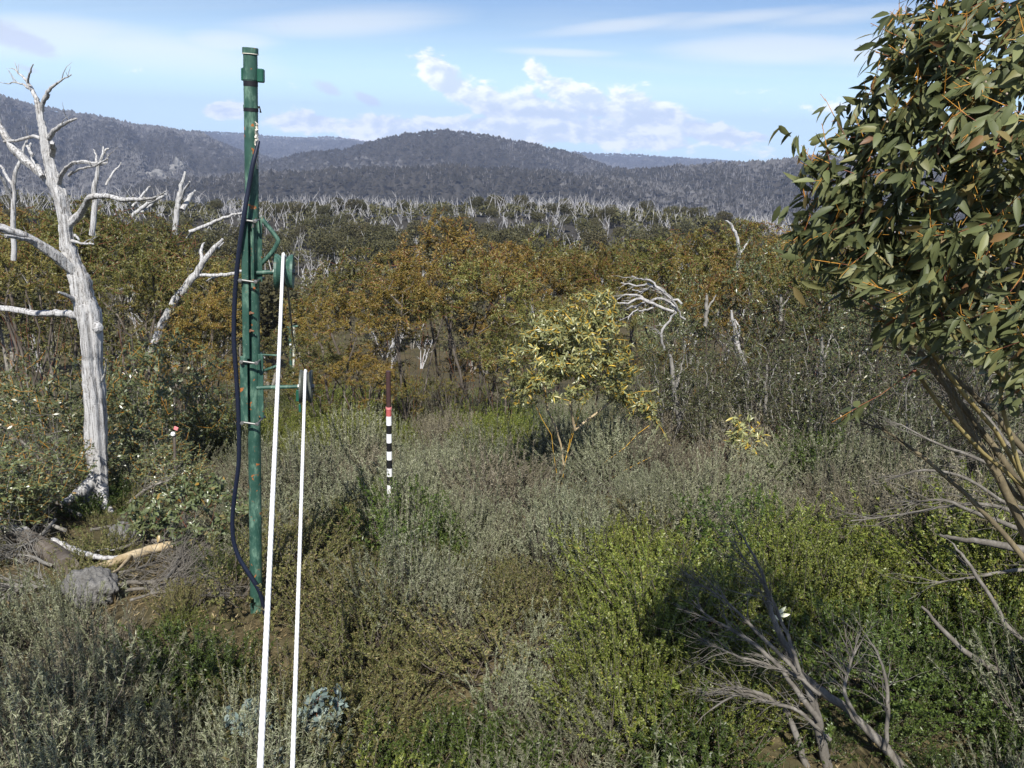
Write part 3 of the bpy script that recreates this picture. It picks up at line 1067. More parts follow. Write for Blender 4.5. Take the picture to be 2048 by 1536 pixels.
# bare granite slab showing on the left hill
for px, py, sx, sz, lab in ((312, 356, 34, 20, 'wide pale rock outcrop on the left hill'), (358, 338, 20, 26, 'narrow pale rock outcrop on the left hill, right of the wider one')):
    p = ground_at(px, py)
    bm = bmesh.new()
    bmesh.ops.create_icosphere(bm, subdivisions=3, radius=1)
    for v in bm.verts:
        k = 1 + .25 * math.sin(v.co.x * 5 + v.co.z * 3 + px) + .15 * math.sin(v.co.z * 9 + v.co.y * 7)
        v.co = Vector((v.co.x * sx * k * p[1] / 2600, v.co.y * 14 * k, v.co.z * sz * k * p[1] / 2600))
    me = bpy.data.meshes.new('rock_outcrop')
    bm.to_mesh(me)
    bm.free()
    me.materials.append(GRANITE)
    tag(link('rock_outcrop', me, None, p), lab, 'rock')

# ------------------------------------------------------------------ dead trees traced limb by limb


def smooth_poly(pts, n=4):
    """Catmull-Rom through rows of values"""
    pts = np.asarray(pts, float)
    P = np.vstack([2 * pts[0] - pts[1], pts, 2 * pts[-1] - pts[-2]])
    out = []
    for i in range(1, len(P) - 2):
        for t in np.linspace(0, 1, n, endpoint=False):
            a, b, c, d = P[i - 1:i + 3]
            out.append(.5 * ((2 * b) + (c - a) * t + (2 * a - 5 * b + 4 * c - d) * t * t + (3 * b - a - 3 * c + d) * t ** 3))
    out.append(pts[-1])
    return np.array(out)


def limb(mb, pts, Y, dY=0.0, sides=8, wob=.0, ridged=False, n=4, mi=0):
    """pts of (photo x, photo y, width in photo pixels); dY = how far the tip is behind the root"""
    k = len(pts)
    rows = []
    for i, (px, py, w) in enumerate(pts):
        if Y is None:
            g = ground_at(px, py)
            p = np.array([0, 0, CAMZ]) + (g - np.array([0, 0, CAMZ])) * (.975 - dY)
        else:
            p = at(px, py, Y + dY * i / max(1, k - 1))
        dep = np.dot(p - np.array([0, 0, CAMZ]), -RN[:, 2])
        rows.append([*p, w / 2 / FPX * dep * (.84 if ridged else 1)])
    S = smooth_poly(rows, n)
    S[:, :3] += rng.normal(0, wob, (len(S), 3))
    rd = None
    if ridged:
        ph = rng.uniform(0, 6.28, 4)

        def rd(nn, th):
            s = np.arange(nn)[:, None]
            return 1 + .10 * np.sin(3 * th[None] + s * .13 + ph[0]) + .075 * np.sin(5 * th[None] + s * .10 + ph[1]) + .055 * np.sin(9 * th[None] + s * .15 + ph[2]) - .06 * np.abs(np.sin(6.5 * th[None] + s * .12 + ph[3])) ** .5 + .03 * np.sin(17 * th[None] + s * .14) + .04 * np.sin(s * .7 + ph[3])
    mb.tube(S[:, :3], np.maximum(S[:, 3], .0015), sides, mi, True, rd)
    return S


def twiggy(mb, main, n, lng, bias, r0=.004, lvl=2):
    """twigs sprouting along a traced limb, bent towards bias"""
    for _ in range(n):
        i = int(rng.integers(len(main) // 4, len(main)))
        p = main[i, :3]
        t = nrm(main[min(i + 1, len(main) - 1), :3] - main[max(i - 1, 0), :3])
        d = nrm(t * .8 + np.asarray(bias) + rng.normal(0, .38, 3))
        L = lng * rng.uniform(.4, 1.1)
        k = 6
        pts = [p]
        for j in range(k):
            d = nrm(d + rng.normal(0, .16, 3) + np.asarray(bias) * .05)
            pts.append(pts[-1] + d * L / k)
        pts = np.array(pts)
        mb.tube(pts, np.linspace(min(r0, main[i, 3] * .7), r0 * .25, k + 1), 4, cap=False)
        if lvl > 1:
            S2 = np.concatenate([pts, np.linspace(r0, r0 * .25, k + 1)[:, None]], 1)
            twiggy(mb, S2, 3, lng * .45, bias, r0 * .55, lvl - 1)


YT = GY(195, 1020)
print('dead tree at', YT)
base = at(195, 1010, YT)
dt = thing('dead_tree', 'tall bleached white dead tree with forked bare limbs at the left', 'dead tree', (base[0], YT, float(gz(base[0], YT))))
M = MB()
S = limb(M, [(196, 1035, 66), (194, 1000, 54), (197, 950, 46), (193, 880, 50), (190, 800, 50), (184, 740, 46), (182, 690, 47), (178, 640, 55), (168, 600, 50), (160, 560, 45), (145, 520, 38), (134, 480, 33), (131, 440, 32), (122, 400, 34), (108, 360, 32), (96, 320, 24), (90, 285, 21), (84, 250, 18), (78, 215, 15), (72, 195, 11)], YT, 0, 48, .005, True, 6)
limb(M, [(194, 955, 34), (170, 975, 30), (150, 990, 22), (122, 1006, 12)], YT, -.5, 10, .01, True)
limb(M, [(200, 960, 30), (208, 1000, 26), (222, 1030, 16)], YT, -.4, 10, .01, True)
# knot and burr on the trunk
M.lathe([(.001, -.06), (.05, -.05), (.085, 0), (.05, .05), (.001, .06)], at(195, 655, YT - .14), (1, -.3, .2), 10)
M.build('trunk', DEAD_WHITE, dt, dt.location)
LIMBS = [([(116, 378, 24), (90, 352, 21), (60, 328, 20), (28, 298, 18), (5, 262, 15), (-15, 215, 12), (-40, 160, 8)], .9),
         ([(86, 278, 9), (66, 273, 7), (42, 279, 6), (8, 284, 4)], .5),
         ([(96, 278, 11), (112, 258, 9), (130, 247, 7), (154, 237, 3)], -.5),
         ([(85, 352, 11), (70, 325, 10), (60, 300, 8), (53, 288, 5)], .4),
         ([(64, 310, 7), (58, 298, 6), (63, 285, 4)], .3),
         ([(114, 372, 13), (126, 345, 10), (142, 328, 9), (165, 324, 8), (190, 327, 8), (214, 324, 4)], -.7),
         ([(138, 350, 6), (160, 338, 5), (190, 331, 4), (216, 318, 3)], -.9),
         ([(142, 446, 20), (158, 430, 17), (170, 410, 16), (180, 395, 14), (210, 393, 12), (250, 399, 10), (285, 398, 8), (310, 394, 5), (332, 383, 3)], -1.0),
         ([(285, 398, 5), (300, 402, 4), (318, 392, 2)], -1.0),
         ([(152, 545, 30), (125, 522, 27), (95, 498, 24), (60, 478, 22), (25, 464, 22), (-20, 450, 20), (-80, 436, 16)], -.9),
         ([(118, 512, 14), (85, 492, 11), (50, 478, 9), (10, 472, 8)], -.9),
         ([(165, 634, 24), (140, 629, 18), (100, 627, 15), (60, 626, 14), (20, 618, 13), (-40, 612, 11)], .8),
         ([(155, 606, 15), (140, 594, 10), (118, 584, 5)], -.4),
         ([(140, 482, 8), (152, 484, 6), (168, 487, 5), (188, 487, 3)], -.3),
         ([(150, 470, 6), (158, 480, 4)], -.2),
         ([(74, 200, 9), (62, 178, 8), (52, 160, 6), (40, 148, 4), (26, 137, 2)], .2),
         ([(60, 178, 6), (48, 170, 4), (32, 165, 3), (14, 167, 2)], .3),
         ([(56, 165, 5), (60, 148, 4), (66, 128, 2)], -.2),
         ([(82, 222, 10), (88, 200, 9), (98, 180, 7), (112, 168, 5), (126, 158, 3), (144, 149, 2)], -.3),
         ([(90, 200, 5), (96, 196, 4), (100, 190, 2)], -.1),
         ([(78, 215, 6), (72, 200, 5), (66, 186, 2)], .2),
         ([(104, 310, 13), (106, 296, 14), (104, 284, 9)], -.25),
         ([(205, 760, 6), (212, 735, 4), (208, 715, 2)], -.3)]
for pts, dY in LIMBS:
    B_ = MB()
    S = limb(B_, pts, YT, dY, 22 if pts[0][2] > 12 else 7, .004, pts[0][2] > 12)
    if len(pts) > 3:
        twiggy(B_, S[len(S) // 2:], 3, .28, (0, 0, .25), .007, 1)
    B_.build('limb', DEAD_WHITE, dt, dt.location)


def dead_thing(label, Y, limbs, mat=DEAD_WHITE, name='dead_tree', cat='dead tree', group=None):
    p0 = ground_at(limbs[0][0][0][0], limbs[0][0][0][1]) if Y is None else at(limbs[0][0][0][0], limbs[0][0][0][1], Y)
    t = thing(name, label, cat, p0, group)
    for i, (pts, dY) in enumerate(limbs):
        b = MB()
        limb(b, pts, Y, dY, 8, .006 * (Y or 8) / 12)
        b.build('trunk' if i == 0 else 'branch', mat, t, t.location)
    return t


dead_thing('thin dead tree at the far left edge behind the white dead tree', 17, [([(25, 520, 11), (28, 420, 10), (30, 360, 9), (44, 310, 6), (52, 282, 4)], 0), ([(30, 380, 7), (12, 350, 6), (0, 330, 4)], .5), ([(26, 400, 8), (6, 360, 7), (-10, 330, 5)], -.4)])
dead_thing('pale dead trunk with forked tip just right of the white dead tree', 18, [([(186, 470, 12), (190, 380, 11), (195, 340, 8), (205, 312, 6), (217, 296, 4)], 0), ([(195, 335, 6), (192, 312, 4), (188, 298, 2)], .3), ([(204, 316, 5), (206, 300, 4), (209, 292, 2)], .3), ([(212, 370, 5), (228, 345, 4), (242, 325, 2)], .4)])
dead_thing('dead tree fork with two pale prongs above the dark olive gums', 30, [([(350, 470, 12), (356, 410, 11), (360, 380, 9), (370, 342, 5)], 0), ([(364, 420, 11), (378, 395, 9), (390, 382, 5)], .6), ([(358, 408, 7), (370, 380, 5), (380, 362, 3)], -.5)])
dead_thing('leaning bleached dead tree right of the olive gums, left of the green pole', 19.3, [([(296, 720, 17), (325, 650, 17), (352, 600, 16), (385, 555, 15), (405, 525, 12), (425, 500, 10), (445, 478, 5)], 0), ([(405, 525, 8), (402, 500, 6), (408, 485, 3)], .4), ([(420, 505, 6), (436, 495, 5), (448, 486, 2)], .3)])
dead_thing('fallen pale dead limbs lying over the gum tops left of the green pole', 26, [([(262, 432, 8), (290, 412, 8), (320, 395, 6), (332, 388, 3)], 0), ([(285, 425, 6), (300, 410, 6), (330, 390, 3)], .6), ([(265, 412, 5), (285, 390, 5), (300, 372, 3)], .5)])
dead_thing('pale bare branch reaching up to the green pole above the hose', 18, [([(380, 464, 7), (410, 452, 7), (435, 440, 6), (460, 432, 5), (484, 424, 3)], 0), ([(384, 462, 5), (378, 470, 4), (374, 476, 2)], .2)])
dead_thing('short pale bare branch pointing at the pole behind the hose', 15.5, [([(400, 552, 6), (430, 550, 7), (455, 549, 7), (480, 543, 6), (500, 536, 4)], 0), ([(440, 550, 5), (425, 556, 4), (412, 562, 2)], .2)])
dead_thing('white broken dead trunk standing among the grey stems right of the yellow gum', 15.5, [([(1500, 790, 12), (1492, 740, 12), (1476, 700, 13), (1470, 655, 8), (1462, 620, 4)], 0), ([(1474, 690, 6), (1480, 660, 5), (1470, 640, 3)], .3)], DEAD_GREY_PALE)
for px, py, h, w, Y, lab in ((1412, 652, 62, 9, 16, 'short pale broken stem left of the white broken trunk'), (1562, 640, 50, 8, 15.5, 'short pale stem in the shade left of the big gum'), (1605, 870, 90, 15, 14, 'pale mossy trunk foot at the back edge of the heath'),
                            (1530, 850, 120, 8, 14.2, 'thin pale leaning stem at the back edge of the heath'), (1722, 962, 70, 10, 11.5, 'cream trunk foot in the right-hand shade'), (1768, 960, 60, 10, 11.3, 'second cream trunk foot in the right-hand shade, right of the first'), (1360, 860, 150, 12, 15, 'dark-stained pale trunk just right of the small yellow gum'), (1640, 800, 130, 9, 13.5, 'thin pale upright stem behind the leafy sapling tip')):
    lean = float(rng.uniform(-.25, .1))
    dead_thing(lab, Y, [([(px, py, w), (px + lean * h * .4, py - h * .4, w * .9), (px + lean * h * .7, py - h * .75, w * .8), (px + lean * h, py - h, w * .5)], .1), ([(px + lean * h * .5, py - h * .5, w * .5), (px + lean * h * .5 + 12, py - h * .8, w * .4), (px + lean * h * .5 + 20, py - h * 1.0, w * .2)], .2)], STEM_PALE, 'dead_sapling', 'dead tree')
dead_thing('curved grey dead spike rising above the green-olive thicket', 18, [([(1474, 560, 8), (1478, 500, 7), (1472, 470, 6), (1462, 450, 5), (1452, 440, 2)], 0), ([(1482, 505, 5), (1490, 492, 4), (1497, 480, 2)], .2)])

# ------------------------------------------------------------------ green tow pole
YP = 7.0


def K(Y):
    """metres per photo pixel at the pole"""
    return 1


def ppx(px, py, Y=YP):
    return at(px, py, Y)


p_top, p_bot = ppx(500.5, 97), ppx(513, 1250)
axis = nrm(p_top - p_bot)
PXM = np.dot(p_top - np.array([0, 0, CAMZ]), -RN[:, 2]) / FPX      # metres per pixel near the top
pole = thing('tow_pole', 'tall green steel tow pole with pulley wheels and a black hose', 'pole', (p_bot[0], YP, float(gz(p_bot[0], YP))))
side = nrm(np.cross(axis, np.array([0, -1.0, 0])))   # to the right in the photo
if side[0] < 0:
    side = -side
front = nrm(np.cross(side, axis))
if front[1] > 0:
    front = -front
Lp = np.linalg.norm(p_top - p_bot)


def on_pole(py, off=0.0, fwd=0.0):
    """point on the pole at photo row py, shifted off metres right and fwd towards the camera"""
    q = ppx(513 - 12.5 * (1250 - py) / 1153, py)
    return q + side * off + front * fwd


ROT = np.stack([side, -front, axis], 1)
RP = 14 * PXM                                       # pole radius


def seg(name, mat, y0, y1, rad, par=pole, sides=28):
    m = MB()
    m.tube([on_pole(y0), on_pole((y0 + y1) / 2), on_pole(y1)], rad, sides)
    return m.build(name, mat, par, par.location)


seg('tube', GREEN, 1262, 104, RP)
seg('cap', GREEN, 108, 96, RP * 1.13)
m = MB()
m.tube([on_pole(109), on_pole(107.5)], RP * 1.16, 28)
m.build('cap_rim', PALE_FLAKE, pole, pole.location)
seg('sleeve', GREEN, 160, 136, RP * 1.08)
m = MB()
m.box(on_pole(150, RP + .022, -.01), (.05, .06, .10), ROT, 0, .008)
m.build('sleeve_lug', GREEN_DARK, pole, pole.location)
m = MB()
m.box(on_pole(150, -RP - .006, 0), (.014, .05, .09), ROT, 0, .003)
m.build('sleeve_flange', GREEN_DARK, pole, pole.location)
seg('tape_band', RUBBER, 173, 162, RP * 1.03)
seg('tape_band', RUBBER, 223, 216, RP * 1.06)
seg('collar', GREEN, 216, 211, RP * 1.09)
m = MB()
m.tube([on_pole(222, RP * .7, .02), on_pole(212, RP * 1.25, 0), on_pole(224, RP * 1.35, -.01)], .008, 5)
m.build('tape_tail', RUBBER, pole, pole.location)
# torn pale tape down the right edge
m = MB()
for y0, y1, w in ((246, 262, .006), (262, 282, .014), (286, 300, .012), (300, 309, .02), (318, 332, .008)):
    for t in np.linspace(0, 1, 4):
        m.box(on_pole(y0 + (y1 - y0) * t, RP * .98 + rng.uniform(-.004, .006), .035 + rng.uniform(-.01, .01)), (w * rng.uniform(.7, 1.3), .02, .035), ROT @ np.array(Euler(rng.normal(0, .3, 3)).to_matrix()), 0)
m.build('torn_tape', PALE_FLAKE, pole, pole.location)


def plate(y0, y1, off, w, d, name='angle_plate', fwd=.0):
    a, b = on_pole(y0, off, fwd), on_pole(y1, off, fwd)
    mm = MB()
    mm.box((a + b) / 2, (w, d, np.linalg.norm(b - a)), ROT, 0, .003)
    return mm.build(name, GREEN, pole, pole.location)


plate(435, 712, -RP * .98, .016, .11, fwd=.045)
plate(435, 712, -RP * .98 + .024, .05, .012, fwd=.103)
plate(435, 560, RP * .62, .012, .10, fwd=.05)
plate(437, 562, RP * 1.22, .034, .014, fwd=.012)
plate(708, 838, -RP * .98, .06, .013, fwd=.10)
plate(708, 838, -RP * 1.2, .016, .09, fwd=.05)
plate(706, 832, RP * 1.25, .045, .014, fwd=.03)
plate(706, 832, RP * 1.02, .014, .08, fwd=.0)
for yy in (437, 556, 716, 836):
    m = MB()
    m.tube([on_pole(yy, -RP * 1.35, .125), on_pole(yy + 3, RP * 1.45, .125)], .009, 8)
    m.tube([on_pole(yy, -RP * 1.35, -.07), on_pole(yy + 3, RP * 1.45, -.07)], .009, 8)
    for off in (-RP * 1.15, RP * 1.2):
        m.tube([on_pole(yy + 1, off, .135), on_pole(yy + 1, off, -.08)], .008, 6)
        m.lathe([(.001, .012), (.016, .010), (.016, -.006), (.001, -.008)], on_pole(yy + 1, off, .135), front, 6)
    m.build('clamp', STEEL, pole, pole.location)
for yy in (622, 657):
    m = MB()
    m.tube([on_pole(yy, -.03, .08), on_pole(yy, .035, .095)], .008, 6)
    m.tube([on_pole(yy, .0, .06), on_pole(yy, .0, .10)], .011, 6)
    m.build('bolt', RUSTY, pole, pole.location)
m = MB()
m.tube([on_pole(437, RP * .75, .11), on_pole(452, RP * .75, .11)], .007, 6)
m.build('hook', STEEL, pole, pole.location)
# bent guard bar beside the upper wheel
bar = [on_pole(433, RP * 1.35, 0), on_pole(440, RP * 1.7, 0), ppx(545, 464), ppx(555, 478), ppx(555, 486), ppx(543, 506), on_pole(527, RP * 1.3, 0)]
m = MB()
m.tube(smooth_poly(bar, 4), .018, 8)
m.build('guard_bar', GREEN, pole, pole.location)


def wheel(px, py, rpx, wpx, arm_px, mat, fwd=0.0):
    """pulley: two flanges and a groove, axle from the pole; its face turns sideways to the camera"""
    c = ppx(px, py, YP)
    rad = rpx * PXM * 1.02
    hw = wpx * PXM / 2
    ax = nrm(side * 1.0 + np.array([0, .17, 0]))
    w = thing_part('pulley_wheel')
    f = MB()
    f.lathe([(rad * .30, -hw * .75), (rad * .92, -hw), (rad, -hw), (rad, -hw * .72), (rad * .80, -hw * .16), (rad * .80, hw * .16), (rad, hw * .72), (rad, hw), (rad * .92, hw), (rad * .30, hw * .75)], c, ax, 40)
    f.lathe([(rad * .001, -hw * .9), (rad * .34, -hw * .9), (rad * .34, hw * .9), (rad * .001, hw * .9)], c, ax, 20)
    o = f.build('pulley_wheel', mat, pole, pole.location)
    g = MB()
    g.lathe([(rad * .84, -hw * .30), (rad * .815, -hw * .1), (rad * .815, hw * .1), (rad * .84, hw * .30)], c, ax, 40)
    q = g.build('groove', GROOVE, o, pole.location)
    b = MB()
    a0 = on_pole(py, RP * .6, .03)
    b.tube([a0, c - ax * hw * .5], arm_px * PXM / 2, 12)
    b.build('axle_arm', GREEN, pole, pole.location)
    h = MB()
    for sgn in (-1, 1):
        h.lathe([(.001, .02), (.022, .018), (.022, -.01)], c + ax * sgn * hw * .95, ax * sgn, 6)
    h.build('axle_nut', STEEL, o, pole.location)
    return c, rad, hw, ax


def thing_part(n):
    return n


W1 = wheel(568.5, 544, 37, 38, 10, GREEN)
W2 = wheel(612, 773, 36, 27, 9, plain_mat('worn painted wheel', (.09, .10, .085), .5, .4, .2, .6, 14))
m = MB()
m.tube([on_pole(708, RP * 1.2, 0), ppx(555, 711)], .008, 6)
m.tube([on_pole(742, RP * 1.2, 0), ppx(556, 731)], .012, 6)
m.build('stay_rod', GREEN, pole, pole.location)
m = MB()
m.box(ppx(596, 791), (.03, .03, .10), ROT, 0, .004)
m.box(ppx(600, 816), (.022, .02, .07), ROT, 0, .004)
m.build('wheel_bracket', GREEN_DARK, pole, pole.location)

# black hose looping down the left of the pole
H = [(517, 282, 7, .07), (514, 296, 8, .085), (506, 328, 10, .11), (498, 372, 10, .12), (490, 420, 10, .14), (481, 480, 10, .14), (474, 540, 10, .12), (469, 610, 10, .1), (468, 680, 10, .1), (472, 745, 10, .1), (476, 810, 10, .1),
     (478, 870, 10, .1), (477, 930, 10, .1), (470, 985, 10, .1), (465, 1035, 10, .1), (467, 1080, 10, .11), (478, 1115, 10, .12), (498, 1148, 10, .13), (515, 1175, 10, .13), (524, 1198, 10, .12), (530, 1230, 9, .1)]
rows = []
for px, py, w, fwd in H:
    q = ppx(px, py, YP - fwd)
    rows.append([*q, w / 2 * PXM])
S = smooth_poly(rows, 6)
m = MB()
m.tube(S[:, :3], S[:, 3], 12)
h0 = S[len(S) // 2, :3]
tag(m.build('hose', HOSE, None, h0), 'blue-black hose hanging in a loose bow down the left of the green pole', 'hose')


# ------------------------------------------------------------------ ropes
def rope(pts, rad, label, mat=ROPE, sides=14):
    pts = np.asarray(pts, float)
    S = smooth_poly(pts, 10)
    L = np.concatenate([[0], np.cumsum(np.linalg.norm(np.diff(S, axis=0), axis=1))])
    n = int(L[-1] / .006)
    n = min(n, 1600)
    s = np.linspace(0, L[-1], n)
    Q = np.stack([np.interp(s, L, S[:, k]) for k in range(3)], 1)
    lay = s / .11 * 2 * math.pi

    def rd(nn, th):
        return 1 + .15 * (np.abs(np.cos(1.5 * (th[None] + lay[:, None]))) - .64)
    m = MB()
    m.tube(Q, rad, sides, 0, True, rd)
    c = Q[n // 2]
    return tag(m.build('rope', mat, None, c), label, 'rope', 'white tow ropes running over the pulleys')


def over_wheel(Wd, near, a0=195, a1=20):
    c, rad, hw, ax = Wd
    fw = nrm(np.cross(ax, np.array([0, 0, 1.0])))
    if fw[1] < 0:
        fw = -fw
    out = []
    for d in np.linspace(a0, a1, 7):
        out.append(c + (math.cos(R_(d)) * fw + math.sin(R_(d)) * np.array([0, 0, 1])) * (rad * .82 + .016))
    return out


POLE2 = at(580, 720, 42.0)
n1 = at(508, 1800, 2.3)
top1 = over_wheel(W1, n1, 120, 50)
far1 = at(590, 790, 41.5)
far2 = at(583, 660, 41.5)
m1 = [(n1 * (1 - t) + top1[0] * t) - np.array([0, 0, .10 * 4 * t * (1 - t) * .3]) for t in (0, .2, .4, .6, .8)]
rope(m1 + top1[:1] + top1[2:5:2] + [top1[-1]], .0125, 'left white rope running up over the top pulley wheel')
n2 = at(576, 1800, 3.0)
top2 = over_wheel(W2, n2, 120, 50)
m2 = [(n2 * (1 - t) + top2[0] * t) - np.array([0, 0, .03 * 4 * t * (1 - t)]) for t in (0, .2, .4, .6, .8)]
rope(m2 + top2[:1] + top2[2:5:2] + [top2[-1]], .0118, 'right white rope running up over the lower pulley wheel')
for st, en, lab in ((top1[-1], far2 + np.array([.2, 0, .1]), 'slack grey rope falling away behind the top pulley to the far pole'), (top2[-1], far1 + np.array([.25, 0, 0]), 'slack grey rope falling away behind the lower pulley to the far pole')):
    mid = [st * (1 - t) + en * t - np.array([0, 0, 1.6 * 4 * t * (1 - t) * .5]) for t in np.linspace(0, 1, 9)]
    m = MB()
    S = smooth_poly(mid, 5)
    m.tube(S, .013, 6)
    tag(m.build('rope', ROPE_OLD, None, S[len(S) // 2]), lab, 'rope')

# far tow pole down the slope
q = at(579, 645, 42)
zb = float(gz(q[0], 42))
fp = thing('tow_pole', 'small distant green tow pole between the two white ropes', 'pole', (q[0], 42, zb))
u42 = 43.5 / FPX
m = MB()
m.tube([(q[0], 42, zb - .2), (q[0], 42, q[2])], 2.6 * u42, 10)
m.build('tube', GREEN, fp, fp.location)
m = MB()
m.tube([at(574, 655, 42), at(596, 652, 42)], .05, 8)
m.build('cross_arm', GREEN, fp, fp.location)
m = MB()
m.tube([at(588, 655, 41.8), at(587, 765, 41.8)], 2.2 * u42, 8)
m.build('pale_post', plain_mat('pale post', (.55, .56, .48), .6), fp, fp.location)
m = MB()
m.box(at(581, 693, 41.7), (.10, .05, .26), None, 0, .01)
m.build('white_plate', WHITE, fp, fp.location)
m = MB()
c = at(589, 790, 41.8)
m.lathe([(.001, -.06), (.20, -.06), (.20, .06), (.001, .06)], c, (1, -.1, 0), 16)
m.build('pulley_wheel', GREEN_DARK, fp, fp.location)

# ------------------------------------------------------------------ striped snow marker pole
YS = 9.85
ms = at(780, 1050, YS)
mk = thing('marker_pole', 'black and white banded snow marker pole with red band and brown top', 'marker', (ms[0], YS, float(gz(ms[0], YS))))
KS = np.dot(at(779, 900, YS) - np.array([0, 0, CAMZ]), -RN[:, 2]) / FPX


def mpt(py):
    return at(776.5 + (py - 742) * .0125, py, YS)


def mseg(name, mat, y0, y1, wpx):
    mm = MB()
    mm.tube([mpt(y0), mpt(y1)], wpx / 2 * KS, 18)
    return mm.build(name, mat, mk, mk.location)


mseg('post', BROWN, 742, 816, 9.5)
mseg('post', STEEL, 1017, 1075, 6)
b_ = mseg('collar', PINK, 814, 818, 12)
ed = [(818, 832, RED), (832, 850, WHITE), (850, 867, BLACK), (867, 885, WHITE), (885, 902, BLACK), (902, 919, WHITE), (919, 936, BLACK), (936, 952, WHITE), (952, 969, BLACK), (969, 1018, WHITE)]
for y0, y1, mt in ed:
    mseg('band', mt, y0, y1, 10.8)
m = MB()
for k in range(3):
    m.box(mpt(988 + 6 * k) + np.array([-.022, -.028, 0]), (.012, .006, .02), np.array(Euler((0, .5, 0)).to_matrix()))
m.build('red_mark', RED, mk, mk.location)

# ------------------------------------------------------------------ small yellow-twigged gum in the middle
YY = 11.9
yb = at(1122, 985, YY)
yz = float(gz(yb[0], YY))
yg = thing('gum_tree', 'small rounded gum with yellow twigs and pale leaves in the centre clearing', 'tree', (yb[0], YY, yz))


def lobe_at(px, py, Y, rx, ry, rz):
    p = at(px, py, Y)
    return (p[0], p[1], p[2], rx, ry, rz)


lob = [lobe_at(1140, 690, YY, .72, .7, .50), lobe_at(1065, 720, YY - .3, .48, .5, .42), lobe_at(1200, 690, YY - .2, .52, .5, .48), lobe_at(1130, 650, YY - .2, .42, .4, .3), lobe_at(1130, 760, YY - .4, .5, .4, .36), lobe_at(1220, 740, YY - .1, .4, .4, .36), lobe_at(1185, 615, YY + .1, .40, .4, .26), lobe_at(1215, 600, YY, .16, .2, .2), lobe_at(1090, 660, YY, .45, .5, .3),
       lobe_at(1240, 760, YY + .2, .38, .4, .35), lobe_at(1290, 810, YY, .26, .3, .25), lobe_at(1040, 780, YY - .2, .3, .35, .25)]
tips = blob_points(760, lob, .35)
tips = tips[tips[:, 2] > at(1150, 830, YY)[2]]
extra = np.array([at(px, py, YY + dy) for px, py, dy in [(1310, 840, .1), (1325, 860, 0), (1335, 885, 0), (1300, 830, -.1), (1320, 845, .2), (1290, 815, .1), (1005, 750, -.3), (1015, 780, -.2)]])
tips = np.concatenate([tips, extra])


def px_line(pts, Y, dY=0):
    return np.array([at(a, b, Y + dY * i / (len(pts) - 1)) for i, (a, b) in enumerate(pts)])


stems = [px_line([(1122, 990), (1125, 960), (1130, 925), (1140, 890), (1150, 855), (1160, 825), (1172, 790), (1185, 740)], YY, .1),
         px_line([(1120, 985), (1113, 945), (1106, 900), (1103, 870), (1085, 840), (1068, 805)], YY, -.2),
         px_line([(1127, 930), (1122, 890), (1112, 855), (1095, 820), (1090, 780)], YY, -.1),
         px_line([(1150, 860), (1168, 845), (1195, 825), (1225, 800)], YY, .2),
         px_line([(1130, 925), (1140, 880), (1160, 800), (1165, 760)], YY, .4),
         px_line([(1135, 985), (1160, 975), (1185, 950), (1215, 920), (1250, 895), (1275, 868), (1300, 850)], YY, -.1),
         px_line([(1125, 990), (1150, 985), (1180, 962), (1220, 958), (1260, 935), (1300, 915)], YY, -.4)]
P, par, ns, endn = grow(tips, stems, .25, .05, .22)
r, cnt = radii(P, par, .0033, .37)
r[:ns] = np.maximum(r[:ns], .004)
A, B = wood(P, par, r, cnt, .0062)
A.build('trunk', STEM_CREAM, yg, yg.location)
B.build('twig_spray', TWIG_YELLOW, yg, yg.location)['kind'] = 'stuff'
bs, d, up, L, Wd = leaf_sprays(P, par, endn, 14, .082, .024, .22, .7, along=.22, lobes=lob)
LT = [lance(.18, .1, .0), lance(.28, .12, .25), lance(.1, .08, -.25)]


def leaf_parts(parent, bs, d, up, L, Wd, pick, mat, name='leaf'):
    """picked leaves as parts of their own sharing three meshes; the rest joined as stuff"""
    mes = []
    for t in LT:
        mm = MB()
        mm.add(t[0], t[1])
        mes.append(mm.mesh('leaf', mat))
    X = nrm(d)
    Yv = nrm(np.cross(up, X))
    Zv = np.cross(X, Yv)
    off = np.array(parent.location)
    for i in pick:
        o = bpy.data.objects.new('leaf', mes[i % 3])
        COL.objects.link(o)
        o.parent = parent
        M4 = Matrix(np.block([[np.stack([X[i] * L[i], Yv[i] * Wd[i], Zv[i] * L[i]], 1), (bs[i] - off)[:, None]], [np.zeros((1, 3)), np.ones((1, 1))]]).tolist())
        o.matrix_basis = M4
    rest = np.setdiff1d(np.arange(len(bs)), pick)
    mm = MB()
    for k in range(3):
        ix = rest[rest % 3 == k]
        if len(ix):
            mm.leaves(bs[ix], d[ix], up[ix], L[ix], Wd[ix], LT[k])
    o = mm.build('foliage', mat, parent, parent.location)
    o['kind'] = 'stuff'


front_first = np.argsort(bs[:, 1])
leaf_parts(yg, bs, d, up, L, Wd, np.sort(front_first[:290]), GUM_YELLOW)

